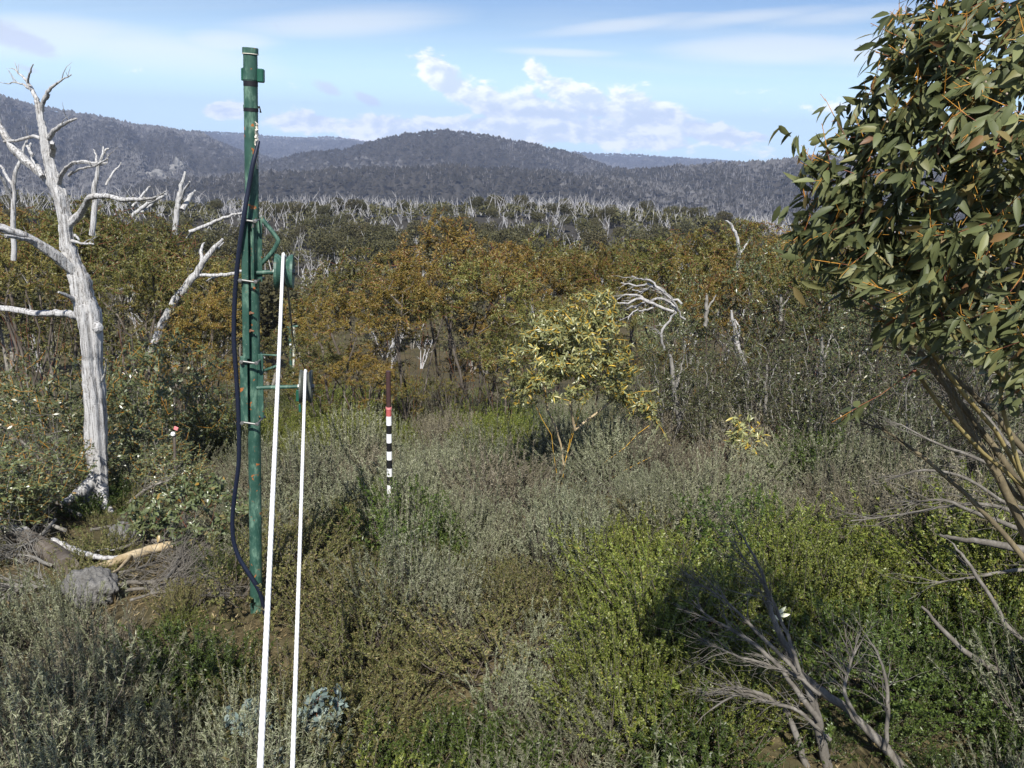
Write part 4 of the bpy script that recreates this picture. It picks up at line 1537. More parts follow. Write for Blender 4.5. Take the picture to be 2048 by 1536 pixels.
# ------------------------------------------------------------------ big near gum on the right
YN = 4.3
gx = 2.95
ng = thing('gum_tree', 'big leafy gum with long drooping leaves filling the right edge', 'tree', (gx, 3.3, float(gz(gx, 3.3))))
nb = np.array([gx, 3.3, float(gz(gx, 3.3))])
lob = [lobe_at(2110, 230, 2.87, 0.604, 0.502, 0.513), lobe_at(1950, 180, 2.75, 0.353, 0.314, 0.285), lobe_at(1880, 330, 2.68, 0.353, 0.314, 0.257), lobe_at(1790, 300, 2.75, 0.257, 0.251, 0.217), lobe_at(1720, 400, 2.75, 0.205, 0.188, 0.165), lobe_at(1950, 60, 2.87, 0.268, 0.285, 0.217),
       lobe_at(1830, 440, 2.75, 0.285, 0.285, 0.142), lobe_at(2010, 430, 2.68, 0.285, 0.251, 0.194), lobe_at(2300, 250, 2.94, 0.576, 0.564, 0.513), lobe_at(2000, -60, 3.00, 0.382, 0.376, 0.257), lobe_at(1690, 340, 2.81, 0.108, 0.125, 0.125), lobe_at(1880, 90, 2.81, 0.165, 0.188, 0.194), lobe_at(1790, 190, 2.81, 0.154, 0.188, 0.154),
       lobe_at(1680, 460, 2.81, 0.165, 0.188, 0.125), lobe_at(1760, 500, 2.87, 0.217, 0.222, 0.142), lobe_at(1900, 540, 2.87, 0.268, 0.251, 0.154), lobe_at(2020, 560, 2.87, 0.257, 0.251, 0.160), lobe_at(1980, 630, 2.79, 0.228, 0.228, 0.137), lobe_at(2070, 700, 2.79, 0.199, 0.228, 0.171), lobe_at(1860, 640, 2.79, 0.171, 0.171, 0.103)]
tips = blob_points(600, lob, .3)
tips = tips[~((tips[:, 0] / tips[:, 1]) < (1595 - 1024) / FPX * .97)]
low_tips = np.array([at(px, py, Y * .627) for px, py, Y in [(1760, 575, 4.0), (1800, 590, 4.0), (1700, 530, 4.2), (1660, 525, 4.2), (1990, 620, 4.0), (1930, 640, 4.1), (2040, 560, 4.0), (1860, 560, 4.1), (1690, 830, 4.3), (1640, 470, 4.3), (1620, 430, 4.4), (1605, 380, 4.4), (1600, 470, 4.4), (1610, 500, 4.4),
                                                        (1890, 520, 4.2), (1960, 545, 4.3), (1740, 500, 4.3), (1800, 520, 4.4), (1850, 640, 4.3), (1960, 690, 4.2), (1810, 620, 4.2)]])
tips = np.concatenate([tips, low_tips])
stems = [np.vstack([nb, px_line([(2140, 1180), (2060, 980), (1990, 860), (1925, 785), (1865, 705), (1815, 650)], 3.02, -0.34)]),
         np.vstack([nb, px_line([(2150, 1150), (2080, 1000), (1965, 905), (1890, 825), (1830, 740)], 3.02, -0.17)]),
         np.vstack([nb, px_line([(2180, 1000), (2120, 830), (2048, 785), (1985, 735), (1925, 665), (1880, 590)], 2.96, -0.28)]),
         np.vstack([nb, px_line([(2200, 900), (2150, 700), (2080, 600), (2030, 500), (2005, 420), (1995, 350)], 2.96, -0.23)]),
         np.vstack([nb, px_line([(2250, 800), (2250, 600), (2200, 450), (2150, 300), (2100, 180)], 2.96, -0.06)]),
         np.vstack([nb, px_line([(2130, 1100), (2040, 940), (2000, 800), (2010, 700), (2030, 600), (2048, 520)], 2.91, -0.11)]),
         np.vstack([nb, px_line([(2300, 800), (2330, 600), (2330, 400)], 3.02, 0.17)])]
P, par, ns, endn = grow(tips, stems, .22, .02, .075)
r, cnt = radii(P, par, .0012, .46)
r[:ns] = np.maximum(r[:ns], .0075)
A, B = wood(P, par, r, cnt, .0032)
A.build('trunk', STEM_YELLOW, ng, ng.location)
o = B.build('twig_spray', TWIG_RED, ng, ng.location)
o['kind'] = 'stuff'
# yellow leaf stalks at the ends
m = MB()
pv = P[np.maximum(par[endn], 0)]
dr = nrm(P[endn] - pv)
m.sticks(P[endn] - dr * .03, P[endn] + dr * .06 + rng.normal(0, .006, dr.shape), .0017, .0010)
for k in range(2):
    b0 = P[endn] + dr * rng.uniform(-.035, .05, (len(endn), 1))
    m.sticks(b0, b0 + nrm(dr * .5 + rng.normal(0, .6, dr.shape)) * .028, .0012, .0008)
o = m.build('leaf_stalks', TWIG_ORANGE, ng, ng.location)
o['kind'] = 'stuff'
bs, d, up, L, Wd = leaf_sprays(P, par, endn, 12, .070, .0225, .75, .55, along=.17, lobes=lob, wind=(-.5, -.05, -.1))
# gum nuts on the inner twigs
m = MB()
ix = rng.choice(len(P), 260)
ix = ix[r[ix] < .0024]
for i in ix:
    m.lathe([(.001, -.003), (.003, -.0012), (.003, .0024), (.002, .003)], P[i] + rng.normal(0, .01, 3), rng.normal(size=3), 6)
o = m.build('gum_nuts', plain_mat('gum nut', (.42, .34, .26), .7), ng, ng.location)
o['kind'] = 'stuff'
vis = []
for i in range(len(bs)):
    q = proj(bs[i])
    if -40 < q[0] < 2090 and -60 < q[1] < 1500:
        vis.append((np.linalg.norm(bs[i] - np.array([0, 0, CAMZ])), i))
vis.sort()
leaf_parts(ng, bs, d, up, L, Wd, np.array(sorted(i for _, i in vis[:298])), GUM_NEAR)


# ------------------------------------------------------------------ bare twiggy stuff: dead sapling in front, bare shrubs, fallen limbs
def dead_sapling(label, Y, limbs, n, lng, bias, mat=DEAD_GREY, name='dead_sapling', cat='dead branch', r0=.004, wob=.003):
    p0 = ground_at(limbs[0][0][0][0], limbs[0][0][0][1]) if Y is None else at(limbs[0][0][0][0], limbs[0][0][0][1], Y)
    t = thing(name, label, cat, p0)
    tw = MB()
    for i, (pts, dY) in enumerate(limbs):
        b = MB()
        S = limb(b, pts, Y, dY, 9, wob, pts[0][2] > 18)
        b.build('trunk' if i == 0 else 'branch', mat, t, t.location)
        twiggy(tw, S, n if i else int(n * 1.3), lng, bias, r0)
    o = tw.build('twig_spray', mat, t, t.location)
    o['kind'] = 'stuff'
    return t


tw = MB()
for pts, dY in [([(2120, 1120, 16), (2050, 990, 15), (1985, 890, 13), (1915, 800, 11), (1850, 720, 8), (1790, 660, 5), (1735, 620, 3)], 0.11), ([(2130, 1020, 14), (2048, 900, 13), (1960, 800, 11), (1890, 740, 8), (1800, 700, 5), (1720, 690, 3)], 0.17),
                ([(2110, 900, 14), (2048, 800, 12), (1980, 700, 10), (1930, 620, 8), (1880, 560, 5)], 0.06), ([(2100, 1180, 12), (2000, 1060, 11), (1900, 960, 9), (1800, 880, 6), (1720, 840, 3)], 0.17), ([(2090, 760, 12), (2040, 650, 10), (2000, 560, 8), (1960, 500, 5)], 0.00),
                ([(2100, 1060, 12), (2010, 960, 10), (1940, 850, 8), (1900, 760, 6), (1870, 690, 3)], 0.28), ([(2080, 1130, 20), (2020, 1000, 18), (1975, 915, 16), (1930, 850, 13), (1890, 770, 9), (1865, 720, 5)], 0.00)]:
    S = limb(tw, pts, 3.08, dY, 7, .002)
    twiggy(tw, S, 24, .22, (-.3, 0, .25), .0023)
o = tw.build('bare_twig_spray', STEM_TWIG, ng, ng.location)
o['kind'] = 'stuff'
dead_sapling('grey dead sapling leaning left with bare twigs in the right foreground', 4.7, [
    ([(1860, 1600, 30), (1800, 1530, 28), (1745, 1470, 25), (1695, 1420, 22), (1645, 1383, 20), (1600, 1345, 17), (1572, 1295, 15), (1548, 1240, 12), (1535, 1190, 10), (1522, 1140, 7), (1495, 1090, 5), (1470, 1050, 2)], .5),
    ([(1670, 1600, 26), (1655, 1540, 24), (1640, 1470, 22), (1632, 1420, 18), (1612, 1370, 15), (1596, 1340, 12)], .1),
    ([(1640, 1440, 13), (1600, 1390, 11), (1555, 1330, 9), (1510, 1290, 8), (1470, 1262, 7), (1420, 1235, 5), (1385, 1200, 2)], .4),
    ([(1640, 1600, 15), (1606, 1510, 14), (1585, 1450, 12), (1560, 1410, 10), (1510, 1385, 8), (1460, 1380, 6), (1400, 1392, 3)], .3),
    ([(1660, 1480, 9), (1600, 1425, 8), (1540, 1405, 7), (1480, 1388, 5), (1420, 1420, 3)], .2),
    ([(1770, 1500, 9), (1775, 1420, 8), (1772, 1360, 7), (1752, 1300, 4)], .3),
    ([(1720, 1445, 9), (1690, 1390, 8), (1695, 1340, 6), (1716, 1290, 3)], .2), ([(1600, 1345, 8), (1575, 1270, 7), (1530, 1170, 5), (1490, 1120, 3)], .4), ([(1640, 1390, 8), (1590, 1350, 7), (1530, 1330, 6), (1470, 1310, 4), (1420, 1290, 2)], .3),
    ([(1600, 1350, 9), (1560, 1310, 8), (1500, 1250, 7), (1450, 1200, 4), (1400, 1170, 2)], .5)], 17, .36, (-.35, .0, .15))
def rooted(x, y, w, limbs):
    px, py = proj((x, y, float(gz(x, y)) - .05))
    return [([(px + 12 * i, py, w)] + pts, dY) for i, (pts, dY) in enumerate(limbs)]


dead_sapling('thin bare leaning stick at the right edge above the green heath', 5.2, rooted(3.2, 5.2, 18, [
    ([(2090, 1400, 14), (2000, 1345, 13), (1940, 1310, 11), (1885, 1260, 9), (1845, 1212, 5)], .4),
    ([(2100, 1340, 10), (2020, 1260, 9), (1980, 1190, 8), (1930, 1120, 6), (1900, 1080, 3)], .6)]), 5, .25, (-.2, 0, .2))
dead_sapling('tangle of long bare grey branches sweeping left from the right edge', 6.2, rooted(4.7, 6.2, 17, [
    ([(2160, 1060, 12), (2060, 1035, 10), (1980, 1010, 8), (1900, 1012, 6), (1800, 1030, 4), (1700, 1042, 2)], .4),
    ([(2150, 1120, 12), (2040, 1060, 10), (1960, 1030, 8), (1890, 1000, 6), (1830, 1005, 3)], .3),
    ([(2140, 1000, 10), (2040, 960, 9), (1960, 920, 7), (1880, 890, 5), (1800, 850, 3)], .6),
    ([(2140, 1050, 10), (2020, 1010, 8), (1940, 960, 6), (1850, 940, 5), (1770, 960, 3)], .6),
    ([(2150, 1150, 9), (2050, 1140, 8), (1970, 1150, 6), (1880, 1165, 3)], .1),
    ([(2130, 960, 11), (2030, 900, 9), (1960, 820, 7), (1890, 790, 4)], .8)]), 11, .5, (-.5, 0, .02))
dead_sapling('short pale weathered log in the grey heath at the right edge', 6.0, [([(2080, 1110, 24), (2010, 1092, 18), (1960, 1083, 15), (1910, 1076, 11), (1880, 1070, 6)], .3)], 2, .2, (-.3, 0, .2), name='dead_log', cat='log')

dead_sapling('tangle of arching silver dead branches behind the yellow gum', 16, [
    ([(1330, 700, 5), (1322, 668, 5), (1340, 640, 5), (1352, 618, 4)], 0), ([(1352, 618, 6), (1322, 598, 5), (1298, 601, 5), (1262, 588, 4), (1234, 597, 2)], .3),
    ([(1362, 606, 5), (1330, 586, 5), (1306, 570, 4), (1272, 572, 4), (1244, 566, 2)], .7), ([(1346, 622, 6), (1312, 612, 6), (1280, 598, 5), (1250, 606, 4), (1226, 603, 2)], -.2),
    ([(1330, 588, 4), (1300, 562, 4), (1282, 560, 3), (1262, 552, 2)], .9), ([(1312, 612, 4), (1290, 622, 4), (1270, 620, 3), (1254, 638, 2)], -.4), ([(1298, 601, 3), (1276, 610, 3), (1252, 622, 2)], .1),
    ([(1370, 640, 4), (1350, 612, 4), (1344, 596, 3), (1320, 572, 2)], -.2), ([(1306, 570, 3), (1284, 584, 3), (1264, 580, 2)], .6)], 4, .4, (-.5, 0, -.15), DEAD_GREY_PALE, 'dead_branches', 'dead branch', .006, .014)

# bare grey shrubs filling the shade of the right-hand thicket
BARE = []
for k in range(3):
    tips = blob_points(230, [(0, 0, 1.35, .75, .75, .75), (0, 0, .8, .55, .55, .5)], .3)
    stems = []
    for j in range(8):
        q = rng.uniform(0, 6.28)
        e = rng.uniform(.1, .35)
        stems.append(np.array([[math.cos(q) * .06, math.sin(q) * .06, -.1], [math.cos(q) * e * .5, math.sin(q) * e * .5, .4], [math.cos(q) * e, math.sin(q) * e, .85]]))
    P, par, ns, endn = grow(tips, stems, .3, .02, .2)
    r, cnt = radii(P, par, .0035, .42)
    A, B = wood(P, par, r, cnt, .0)
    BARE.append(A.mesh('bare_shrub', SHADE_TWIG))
for i, (px, py, Y) in enumerate([(1400, 790, 15.5), (1530, 790, 14), (1590, 770, 13.5), (1730, 790, 11.5), (1860, 790, 10.5), (2000, 790, 9.6),
                                   (1800, 690, 12.5), (2000, 660, 10.8), (1500, 690, 15.5), (40, 880, 11.5), (110, 900, 11), (-20, 900, 10.5), (300, 930, 12.2), (60, 960, 10), (810, 740, 18.5), (900, 730, 18.5), (740, 760, 18)]):
    p = at(px, py, Y)
    z0 = float(gz(p[0], Y))
    o = link('bare_shrub', BARE[i % 3], None, (p[0], Y, z0))
    s = max(.6, (p[2] - z0) / 1.35)
    o.scale = (s * .9, s * .9, s)
    o.rotation_euler = (0, 0, rng.uniform(0, 6.28))
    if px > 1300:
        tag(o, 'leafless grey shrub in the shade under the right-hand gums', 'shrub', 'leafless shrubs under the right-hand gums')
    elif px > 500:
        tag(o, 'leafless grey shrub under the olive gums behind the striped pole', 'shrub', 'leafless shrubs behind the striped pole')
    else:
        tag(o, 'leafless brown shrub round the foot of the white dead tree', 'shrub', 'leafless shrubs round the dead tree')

# fallen limbs, boulder and litter at lower left
dead_thing('cream fallen branch lying across the boulder below the dead tree', None, [([(350, 1090, 17), (310, 1097, 19), (262, 1112, 20), (225, 1125, 17), (190, 1134, 10)], .045), ([(262, 1112, 8), (235, 1140, 6), (210, 1150, 3)], .05)], STEM_CREAM, 'fallen_branch', 'branch')
dead_thing('thin white fallen branch above the boulder below the dead tree', None, [([(105, 1078, 10), (135, 1094, 13), (175, 1110, 12), (215, 1116, 9), (260, 1108, 5)], .04), ([(175, 1110, 6), (200, 1100, 4), (230, 1100, 2)], .04)], DEAD_WHITE, 'fallen_branch', 'branch')
dead_thing('thick brown log end beside the boulder at lower left', None, [([(-60, 1020, 30), (20, 1060, 34), (70, 1085, 38), (110, 1110, 42), (138, 1135, 44)], .02), ([(30, 1065, 16), (50, 1052, 14), (52, 1042, 8)], .03)], STEM_DARK, 'dead_log', 'log')
dead_thing('pale log end at the left edge below the dead tree', None, [([(-40, 1020, 22), (0, 1045, 22), (25, 1058, 22), (50, 1062, 18)], .04), ([(10, 1050, 12), (18, 1020, 10), (12, 1000, 6)], .04)], DEAD_WHITE, 'dead_log', 'log')
dead_sapling('heap of fallen grey twigs on the ground left of the green pole', None, [
    ([(200, 1180, 9), (260, 1165, 9), (320, 1160, 8), (355, 1120, 6), (365, 1070, 3)], .02), ([(180, 1150, 8), (250, 1145, 7), (330, 1120, 5), (400, 1110, 3)], .02), ([(330, 1160, 8), (355, 1125, 7), (362, 1085, 6), (372, 1040, 3)], .04),
    ([(230, 1100, 7), (300, 1080, 6), (390, 1090, 3)], .03), ([(250, 1180, 7), (330, 1170, 6), (400, 1140, 3)], .01), ([(180, 1060, 7), (250, 1050, 6), (330, 1060, 3)], .03), ([(260, 1200, 6), (340, 1180, 5), (420, 1185, 3)], .01)], 60, .5, (.1, -.1, .05), DEAD_GREY, name='brush_heap', r0=.0055, cat='brushwood')
dead_sapling('heap of fallen twigs at the left edge below the dead tree', None, [
    ([(130, 1060, 8), (60, 1040, 7), (0, 1030, 4)], .03), ([(100, 1130, 7), (50, 1110, 6), (-10, 1120, 4)], .02), ([(150, 1190, 7), (80, 1170, 6), (10, 1180, 4)], .02), ([(110, 1040, 7), (70, 1080, 6), (20, 1100, 4)], .04), ([(160, 1030, 7), (90, 1000, 6), (10, 1010, 4)], .03)], 60, .5, (-.1, -.1, .1), STEM_PALE, name='brush_heap', r0=.0055, cat='brushwood')
dead_sapling('tangle of brown bare twigs left of the dead tree foot', GY(120, 1020), [([(100, 1010, 8), (70, 960, 7), (30, 930, 4)], -.2), ([(110, 1010, 8), (90, 930, 7), (40, 880, 4)], -.1), ([(130, 1010, 8), (60, 990, 6), (-20, 960, 4)], -.3), ([(240, 1020, 7), (290, 980, 6), (340, 960, 3)], -.2), ([(120, 1000, 7), (130, 940, 5), (110, 880, 3)], 0), ([(90, 1010, 7), (40, 970, 5), (0, 900, 3)], 0)], 30, .5, (-.1, -.1, .2), STEM_GREY, name='bare_bush', cat='bush')


def boulder(px, py, Y, s, label, seed):
    p = at(px, py, Y)
    bm = bmesh.new()
    bmesh.ops.create_icosphere(bm, subdivisions=5, radius=1)
    rr = np.random.default_rng(seed)
    ph = rr.uniform(0, 6.28, 12)
    for v in bm.verts:
        c = v.co
        k = 1 + .16 * math.sin(2.3 * c.x + ph[0] + 1.7 * c.z) + .12 * math.sin(4.1 * c.y + ph[1] - 3 * c.x) + .06 * math.sin(9 * c.z + 7 * c.x + ph[2]) + .035 * math.sin(17 * c.x + 13 * c.y + ph[3]) + .025 * math.sin(29 * c.z - 21 * c.y + ph[4])
        crease = -.06 * math.exp(-((c.x * .8 + c.z * .6 - .1) / .05) ** 2)
        v.co = Vector((c.x * s[0], c.y * s[1], c.z * s[2])) * (k + crease)
    me = bpy.data.meshes.new('boulder')
    bm.to_mesh(me)
    bm.free()
    me.materials.append(GRANITE)
    for f in me.polygons:
        f.use_smooth = True
    return tag(link('boulder', me, None, p), label, 'rock')


boulder(190, 1175, GY(190, 1205), (.23, .20, .19), 'pale grey granite boulder under the fallen branches at lower left', 1)
boulder(245, 1072, GY(245, 1090), (.16, .14, .14), 'small bluish-grey rock beside the dead tree foot', 3)
dead_thing('brown stick lying in the grey heath at the bottom edge', 5.0, [([(1092, 1505, 14), (1120, 1514, 15), (1150, 1528, 14), (1180, 1545, 9)], .0), ([(1120, 1514, 5), (1130, 1502, 3)], 0)], STEM_GREY, 'stick', 'stick')

# ------------------------------------------------------------------ heath shrubs


def plume_shrub(h, rad, n_st, n_nd, mat, nl=.030, nw=.0055, lean=.5, stem=STEM_DARK, patchy=.3, up_bias=.85, leaf=NEEDLE, nspread=.35):
    M = MB()
    q = rng.uniform(0, 6.283, n_st)
    rr = np.sqrt(rng.uniform(0, 1, n_st))
    b = np.stack([np.cos(q) * rr * rad * .45, np.sin(q) * rr * rad * .45, np.full(n_st, -.05)], 1)
    ng_ = max(6, n_st // 5)
    gi = rng.integers(0, ng_, n_st)
    q = q[gi] + rng.normal(0, .25, n_st)
    rr = np.clip(rr[gi] + rng.normal(0, .12, n_st), 0, 1)
    H = h * rng.uniform(.6, 1.1, ng_)[gi] * rng.uniform(.75, 1.08, n_st) * (1 - .5 * rr ** 2)
    tip = b + np.stack([np.cos(q) * rr * rad * lean * 1.3, np.sin(q) * rr * rad * lean * 1.3, H], 1) + np.concatenate([rng.normal(0, .05, (n_st, 2)), np.zeros((n_st, 1))], 1)
    mid = (b + tip) / 2 + np.stack([np.cos(q) * rr * rad * .12, np.sin(q) * rr * rad * .12, np.zeros(n_st)], 1) + rng.normal(0, .02, (n_st, 3))
    M.sticks(b, mid, .0035, .0025, 1)
    M.sticks(mid, tip, .0025, .001, 1)
    t = (1 - .58 * rng.uniform(0, 1, (n_st, n_nd)) ** 1.15)[..., None]
    A = b[:, None] * (1 - t) ** 2 + 2 * mid[:, None] * t * (1 - t) + tip[:, None] * t * t
    ax = nrm(2 * (1 - t) * (mid - b)[:, None] + 2 * t * (tip - mid)[:, None])
    d = nrm(ax * up_bias + rng.normal(0, nspread, A.shape))
    k = n_st * n_nd
    outw = nrm(A.reshape(-1, 3) - np.array([0, 0, h * .15]))
    M.leaves(A.reshape(-1, 3), d.reshape(-1, 3), nrm(outw + rng.normal(0, .5, (k, 3))), nl * rng.uniform(.6, 1.4, k), nw, leaf, 0)
    return M.mesh('heath_shrub', [mat, stem])


GREYS = [plume_shrub(.75, .55, 150, 88, HEATH_GREY, .024, .0065, .55, nspread=.62, up_bias=.8) for _ in range(3)] + [plume_shrub(.62, .6, 150, 85, HEATH_GREY, .022, .0065, .85, nspread=.62, up_bias=.8) for _ in range(2)]
GREENS = [plume_shrub(.66, .58, 170, 92, HEATH_GREEN, .019, .0085, .7, STEM_DARK, leaf=LEAF2, nspread=.55, up_bias=.75) for _ in range(4)]
OLIVES = [plume_shrub(.5, .5, 120, 66, HEATH_OLIVE, .020, .008, .7, STEM_DARK, leaf=LEAF2, nspread=.65, up_bias=.6) for _ in range(3)]
DARKS = [plume_shrub(.5, .5, 150, 80, HEATH_DARK, .022, .0095, .8, STEM_DARK, leaf=LEAF2, nspread=.7, up_bias=.55) for _ in range(3)]
TANS = [plume_shrub(.7, .55, 150, 80, HEATH_TAN, .024, .0065, .7, nspread=.6, up_bias=.8) for _ in range(2)]
REDS = [plume_shrub(.55, .45, 150, 20, HEATH_RED, .025, .006, .6, TWIG_RED)]


def inside(px, py, poly):
    c = False
    j = len(poly) - 1
    for i in range(len(poly)):
        xi, yi = poly[i]
        xj, yj = poly[j]
        if (yi > py) != (yj > py) and px < (xj - xi) * (py - yi) / (yj - yi) + xi:
            c = not c
        j = i
    return c


ZONES = [  # which heath fills each area, some shade laid in as dark heath, outlined on the photo
    ('bare', [(330, 1390), (480, 1360), (520, 1536), (340, 1536)]), ('bare', [(385, 1100), (600, 1060), (610, 1180), (440, 1180)]), ('bare', [(-200, 960), (470, 960), (470, 1120), (380, 1190), (200, 1200), (-200, 1200)]),
    ('dark', [(330, 1300), (500, 1290), (480, 1390), (330, 1400)]), ('green', [(190, 1190), (500, 1180), (540, 1290), (240, 1290)]),
    ('dark', [(1640, 1240), (1900, 1230), (2100, 1330), (2100, 1600), (1300, 1600), (1330, 1430), (1480, 1440), (1600, 1420)]),  # the near gum's cast shadow, put into the planting as deep green shrubs
    ('green', [(1090, 1190), (1300, 1120), (1560, 1090), (1800, 1075), (2100, 1070), (2100, 1600), (1230, 1600), (1150, 1360)]),
    ('green', [(600, 770), (760, 780), (900, 900), (760, 910), (640, 920), (560, 900)]), ('green', [(900, 840), (1020, 830), (1060, 900), (960, 910)]),
    ('green', [(340, 850), (480, 840), (480, 930), (360, 920)]), ('dark', [(1580, 840), (1720, 850), (1720, 980), (1600, 960)]), ('dark', [(980, 850), (1090, 840), (1110, 920), (1010, 930)]),  # the rightmost dark area colours in the shade before the thicket
    ('olive', [(590, 1040), (790, 1040), (790, 1200), (700, 1300), (590, 1260)]), ('olive', [(720, 1260), (960, 1260), (950, 1450), (730, 1480)]), ('olive', [(940, 1120), (1080, 1110), (1080, 1250), (960, 1260)]),
    ('dark', [(820, 1440), (1010, 1430), (1010, 1560), (800, 1560)]), ('olive', [(540, 1230), (700, 1240), (720, 1400), (640, 1600), (540, 1500)]), ('olive', [(300, 1480), (480, 1470), (520, 1600), (250, 1600)]),
    ('red', [(1430, 850), (1560, 850), (1570, 930), (1450, 930)]), ('tan', [(760, 850), (980, 850), (1000, 920), (800, 930)]), ('tan', [(1200, 860), (1450, 860), (1600, 980), (1300, 960)])]
SETS = {'grey': GREYS, 'green': GREENS, 'olive': OLIVES, 'dark': DARKS, 'red': REDS, 'tan': TANS}
LOOK = {'grey': 'grey-green feathery heath shrub', 'green': 'bright green small-leaved heath shrub', 'olive': 'olive-brown tufted heath shrub', 'dark': 'dark green heath shrub', 'red': 'reddish twiggy heath shrub', 'tan': 'tan-grey feathery heath shrub'}


NAMES = {'grey': 'grey_heath_shrub', 'green': 'green_heath_shrub', 'olive': 'olive_heath_shrub', 'dark': 'dark_heath_shrub', 'red': 'red_heath_shrub', 'tan': 'tan_heath_shrub'}


def where(px, py):
    if px < 330:
        return 'at the lower left corner' if py > 1180 else 'round the boulders and dead tree at the left'
    if px < 530:
        return 'beside the foot of the green pole' if py > 1000 else 'behind the green pole'
    if px < 700:
        return 'under and beside the white ropes in front' if py > 1100 else 'behind the white ropes'
    if py > 1250:
        return 'in the middle foreground' if px < 1200 else 'in the right foreground near the dead sapling'
    if py > 1040:
        return 'in the middle ground below the striped pole' if px < 1200 else 'at the right, below the bare tangled branches'
    if px < 980:
        return 'round the striped marker pole'
    return 'round the foot of the small yellow gum' if px < 1400 else 'in front of the right-hand thicket'


spots = []
y = 3.6
while y < 34:
    stp = .43 + .025 * y
    x = -.9 * y - 1.2
    while x < .9 * y + 1.2:
        spots.append((x + rng.uniform(-.4, .4) * stp, y + rng.uniform(-.4, .4) * stp, stp))
        x += stp
    y += stp * .9
made = {}
kept = []
fill = []
for x, y, stp in spots:
    if (x + 2.2) ** 2 + (y - 7) ** 2 < .12:
        continue
    z = float(gz(x, y))
    px, py = proj((x, y, z + .25))
    if not (-420 < px < 2560 and 640 < py < 1760):
        continue
    low_one = False
    if (abs(x - .70) < .62 and 9.2 < y < 12.4) or (abs(x + 1.42) < .30 and 8.3 < y < 9.9) or (abs(x + 2.08) < .2 and 6.1 < y < 6.9) or (1530 < px < 1930 and py > 1390):
        if px < 1500 and rng.uniform() < .9:
            continue
        low_one = px > 1500
    kind = 'grey'
    for k, poly in ZONES:
        if inside(px + rng.normal(0, 22), py + rng.normal(0, 12), poly):
            kind = k
            break
    if kind == 'bare':
        if rng.uniform() < .5:
            continue
        kind = 'olive' if rng.uniform() < .5 else 'dark'
    if px < 340 and py > 1205:
        kind = 'grey' if rng.uniform() < .8 else 'tan'
    elif kind == 'grey':
        pn = math.sin(x * 1.9 + 2 * math.sin(y * .8)) + math.sin(y * 1.3 + x * .6) + rng.normal(0, .6)
        if pn > 1.25:
            kind = 'tan'
        elif pn < -1.2:
            kind = ['olive', 'green', 'dark'][int(rng.integers(3))]
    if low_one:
        kind = 'dark'  # deep green fill painting in the shadow over the soil here
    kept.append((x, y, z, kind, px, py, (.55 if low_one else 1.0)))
kept.sort(key=lambda k: k[1])
groups = {}
extra_fill = []
for x, y, z, kind, px, py, lowf in kept:
    made[kind] = made.get(kind, 0) + 1
    if made[kind] > 300:
        extra_fill.append((x, y, z, kind))
        continue
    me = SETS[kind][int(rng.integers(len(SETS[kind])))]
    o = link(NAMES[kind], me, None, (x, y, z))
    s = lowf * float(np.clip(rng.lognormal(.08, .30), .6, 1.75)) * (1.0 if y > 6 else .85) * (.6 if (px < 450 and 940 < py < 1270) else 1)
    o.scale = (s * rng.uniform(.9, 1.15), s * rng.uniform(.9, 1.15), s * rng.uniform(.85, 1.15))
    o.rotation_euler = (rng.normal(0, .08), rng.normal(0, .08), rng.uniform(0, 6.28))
    w = where(px, py)
    sz = 'tall ' if s > 1.08 else 'small ' if s < .84 else ''
    tag(o, f'{sz}{LOOK[kind]} {w}', 'shrub', f'{sz}{LOOK[kind]}s {w}')
print('heath', made)
# heath too far back to pick apart
if extra_fill:
    for kind in sorted(set(k[3] for k in extra_fill)):
        m = MB()
        src = SETS[kind][0]
        nv = len(src.vertices)
        co = np.empty(nv * 3)
        src.vertices.foreach_get('co', co)
        co = co.reshape(-1, 3)
        tris = [p.vertices[:] for p in src.polygons if p.material_index == 0]
        tr = np.array([t for t in tris if len(t) == 3])
        tr = tr[rng.permutation(len(tr))[:3500]]
        for x, y, z, k in extra_fill:
            if k != kind:
                continue
            a = rng.uniform(0, 6.28)
            Rz = np.array([[math.cos(a), -math.sin(a), 0], [math.sin(a), math.cos(a), 0], [0, 0, 1]])
            V = co[tr.ravel()] @ Rz.T * rng.uniform(.8, 1.2) + np.array([x, y, z])
            m.add(V, np.arange(len(V)).reshape(-1, 3))
        tag(m.build('heath', SETS[kind][0].materials[0]), f'grey-green heath running together towards the thicket' if kind == 'grey' else f'{kind} heath running together towards the thicket', 'heath', kind='stuff')

# low ground cover and straw between the shrubs
m = MB()
n = 26000
y = rng.uniform(3.4, 14, n)
x = rng.uniform(-.72, .72, n) * y
b = np.stack([x, y, gz(x, y) - .01], 1)
d = nrm(rng.normal(0, .7, (n, 3)) + np.array([0, 0, .75]))
m.leaves(b, d, rng.normal(0, 1, (n, 3)), rng.uniform(.05, .20, n), .006, NEEDLE)
tag(m.build('dry_grass', STRAW), 'dry straw and grass blades between the heath shrubs', 'grass', kind='stuff')
m = MB()
n = 9000
y = rng.uniform(3.4, 12, n)
x = rng.uniform(-.72, .72, n) * y
b = np.stack([x, y, gz(x, y) + .012], 1)
m.leaves(b, rng.normal(0, 1, (n, 3)) * np.array([1, 1, .25]), rng.normal(0, .3, (n, 3)) + np.array([0, 0, 1]), rng.uniform(.04, .09, n), .016, LEAF2)
tag(m.build('leaf_litter', STRAW), 'fallen dry leaves and bark on the bare soil', 'leaf litter', kind='stuff')


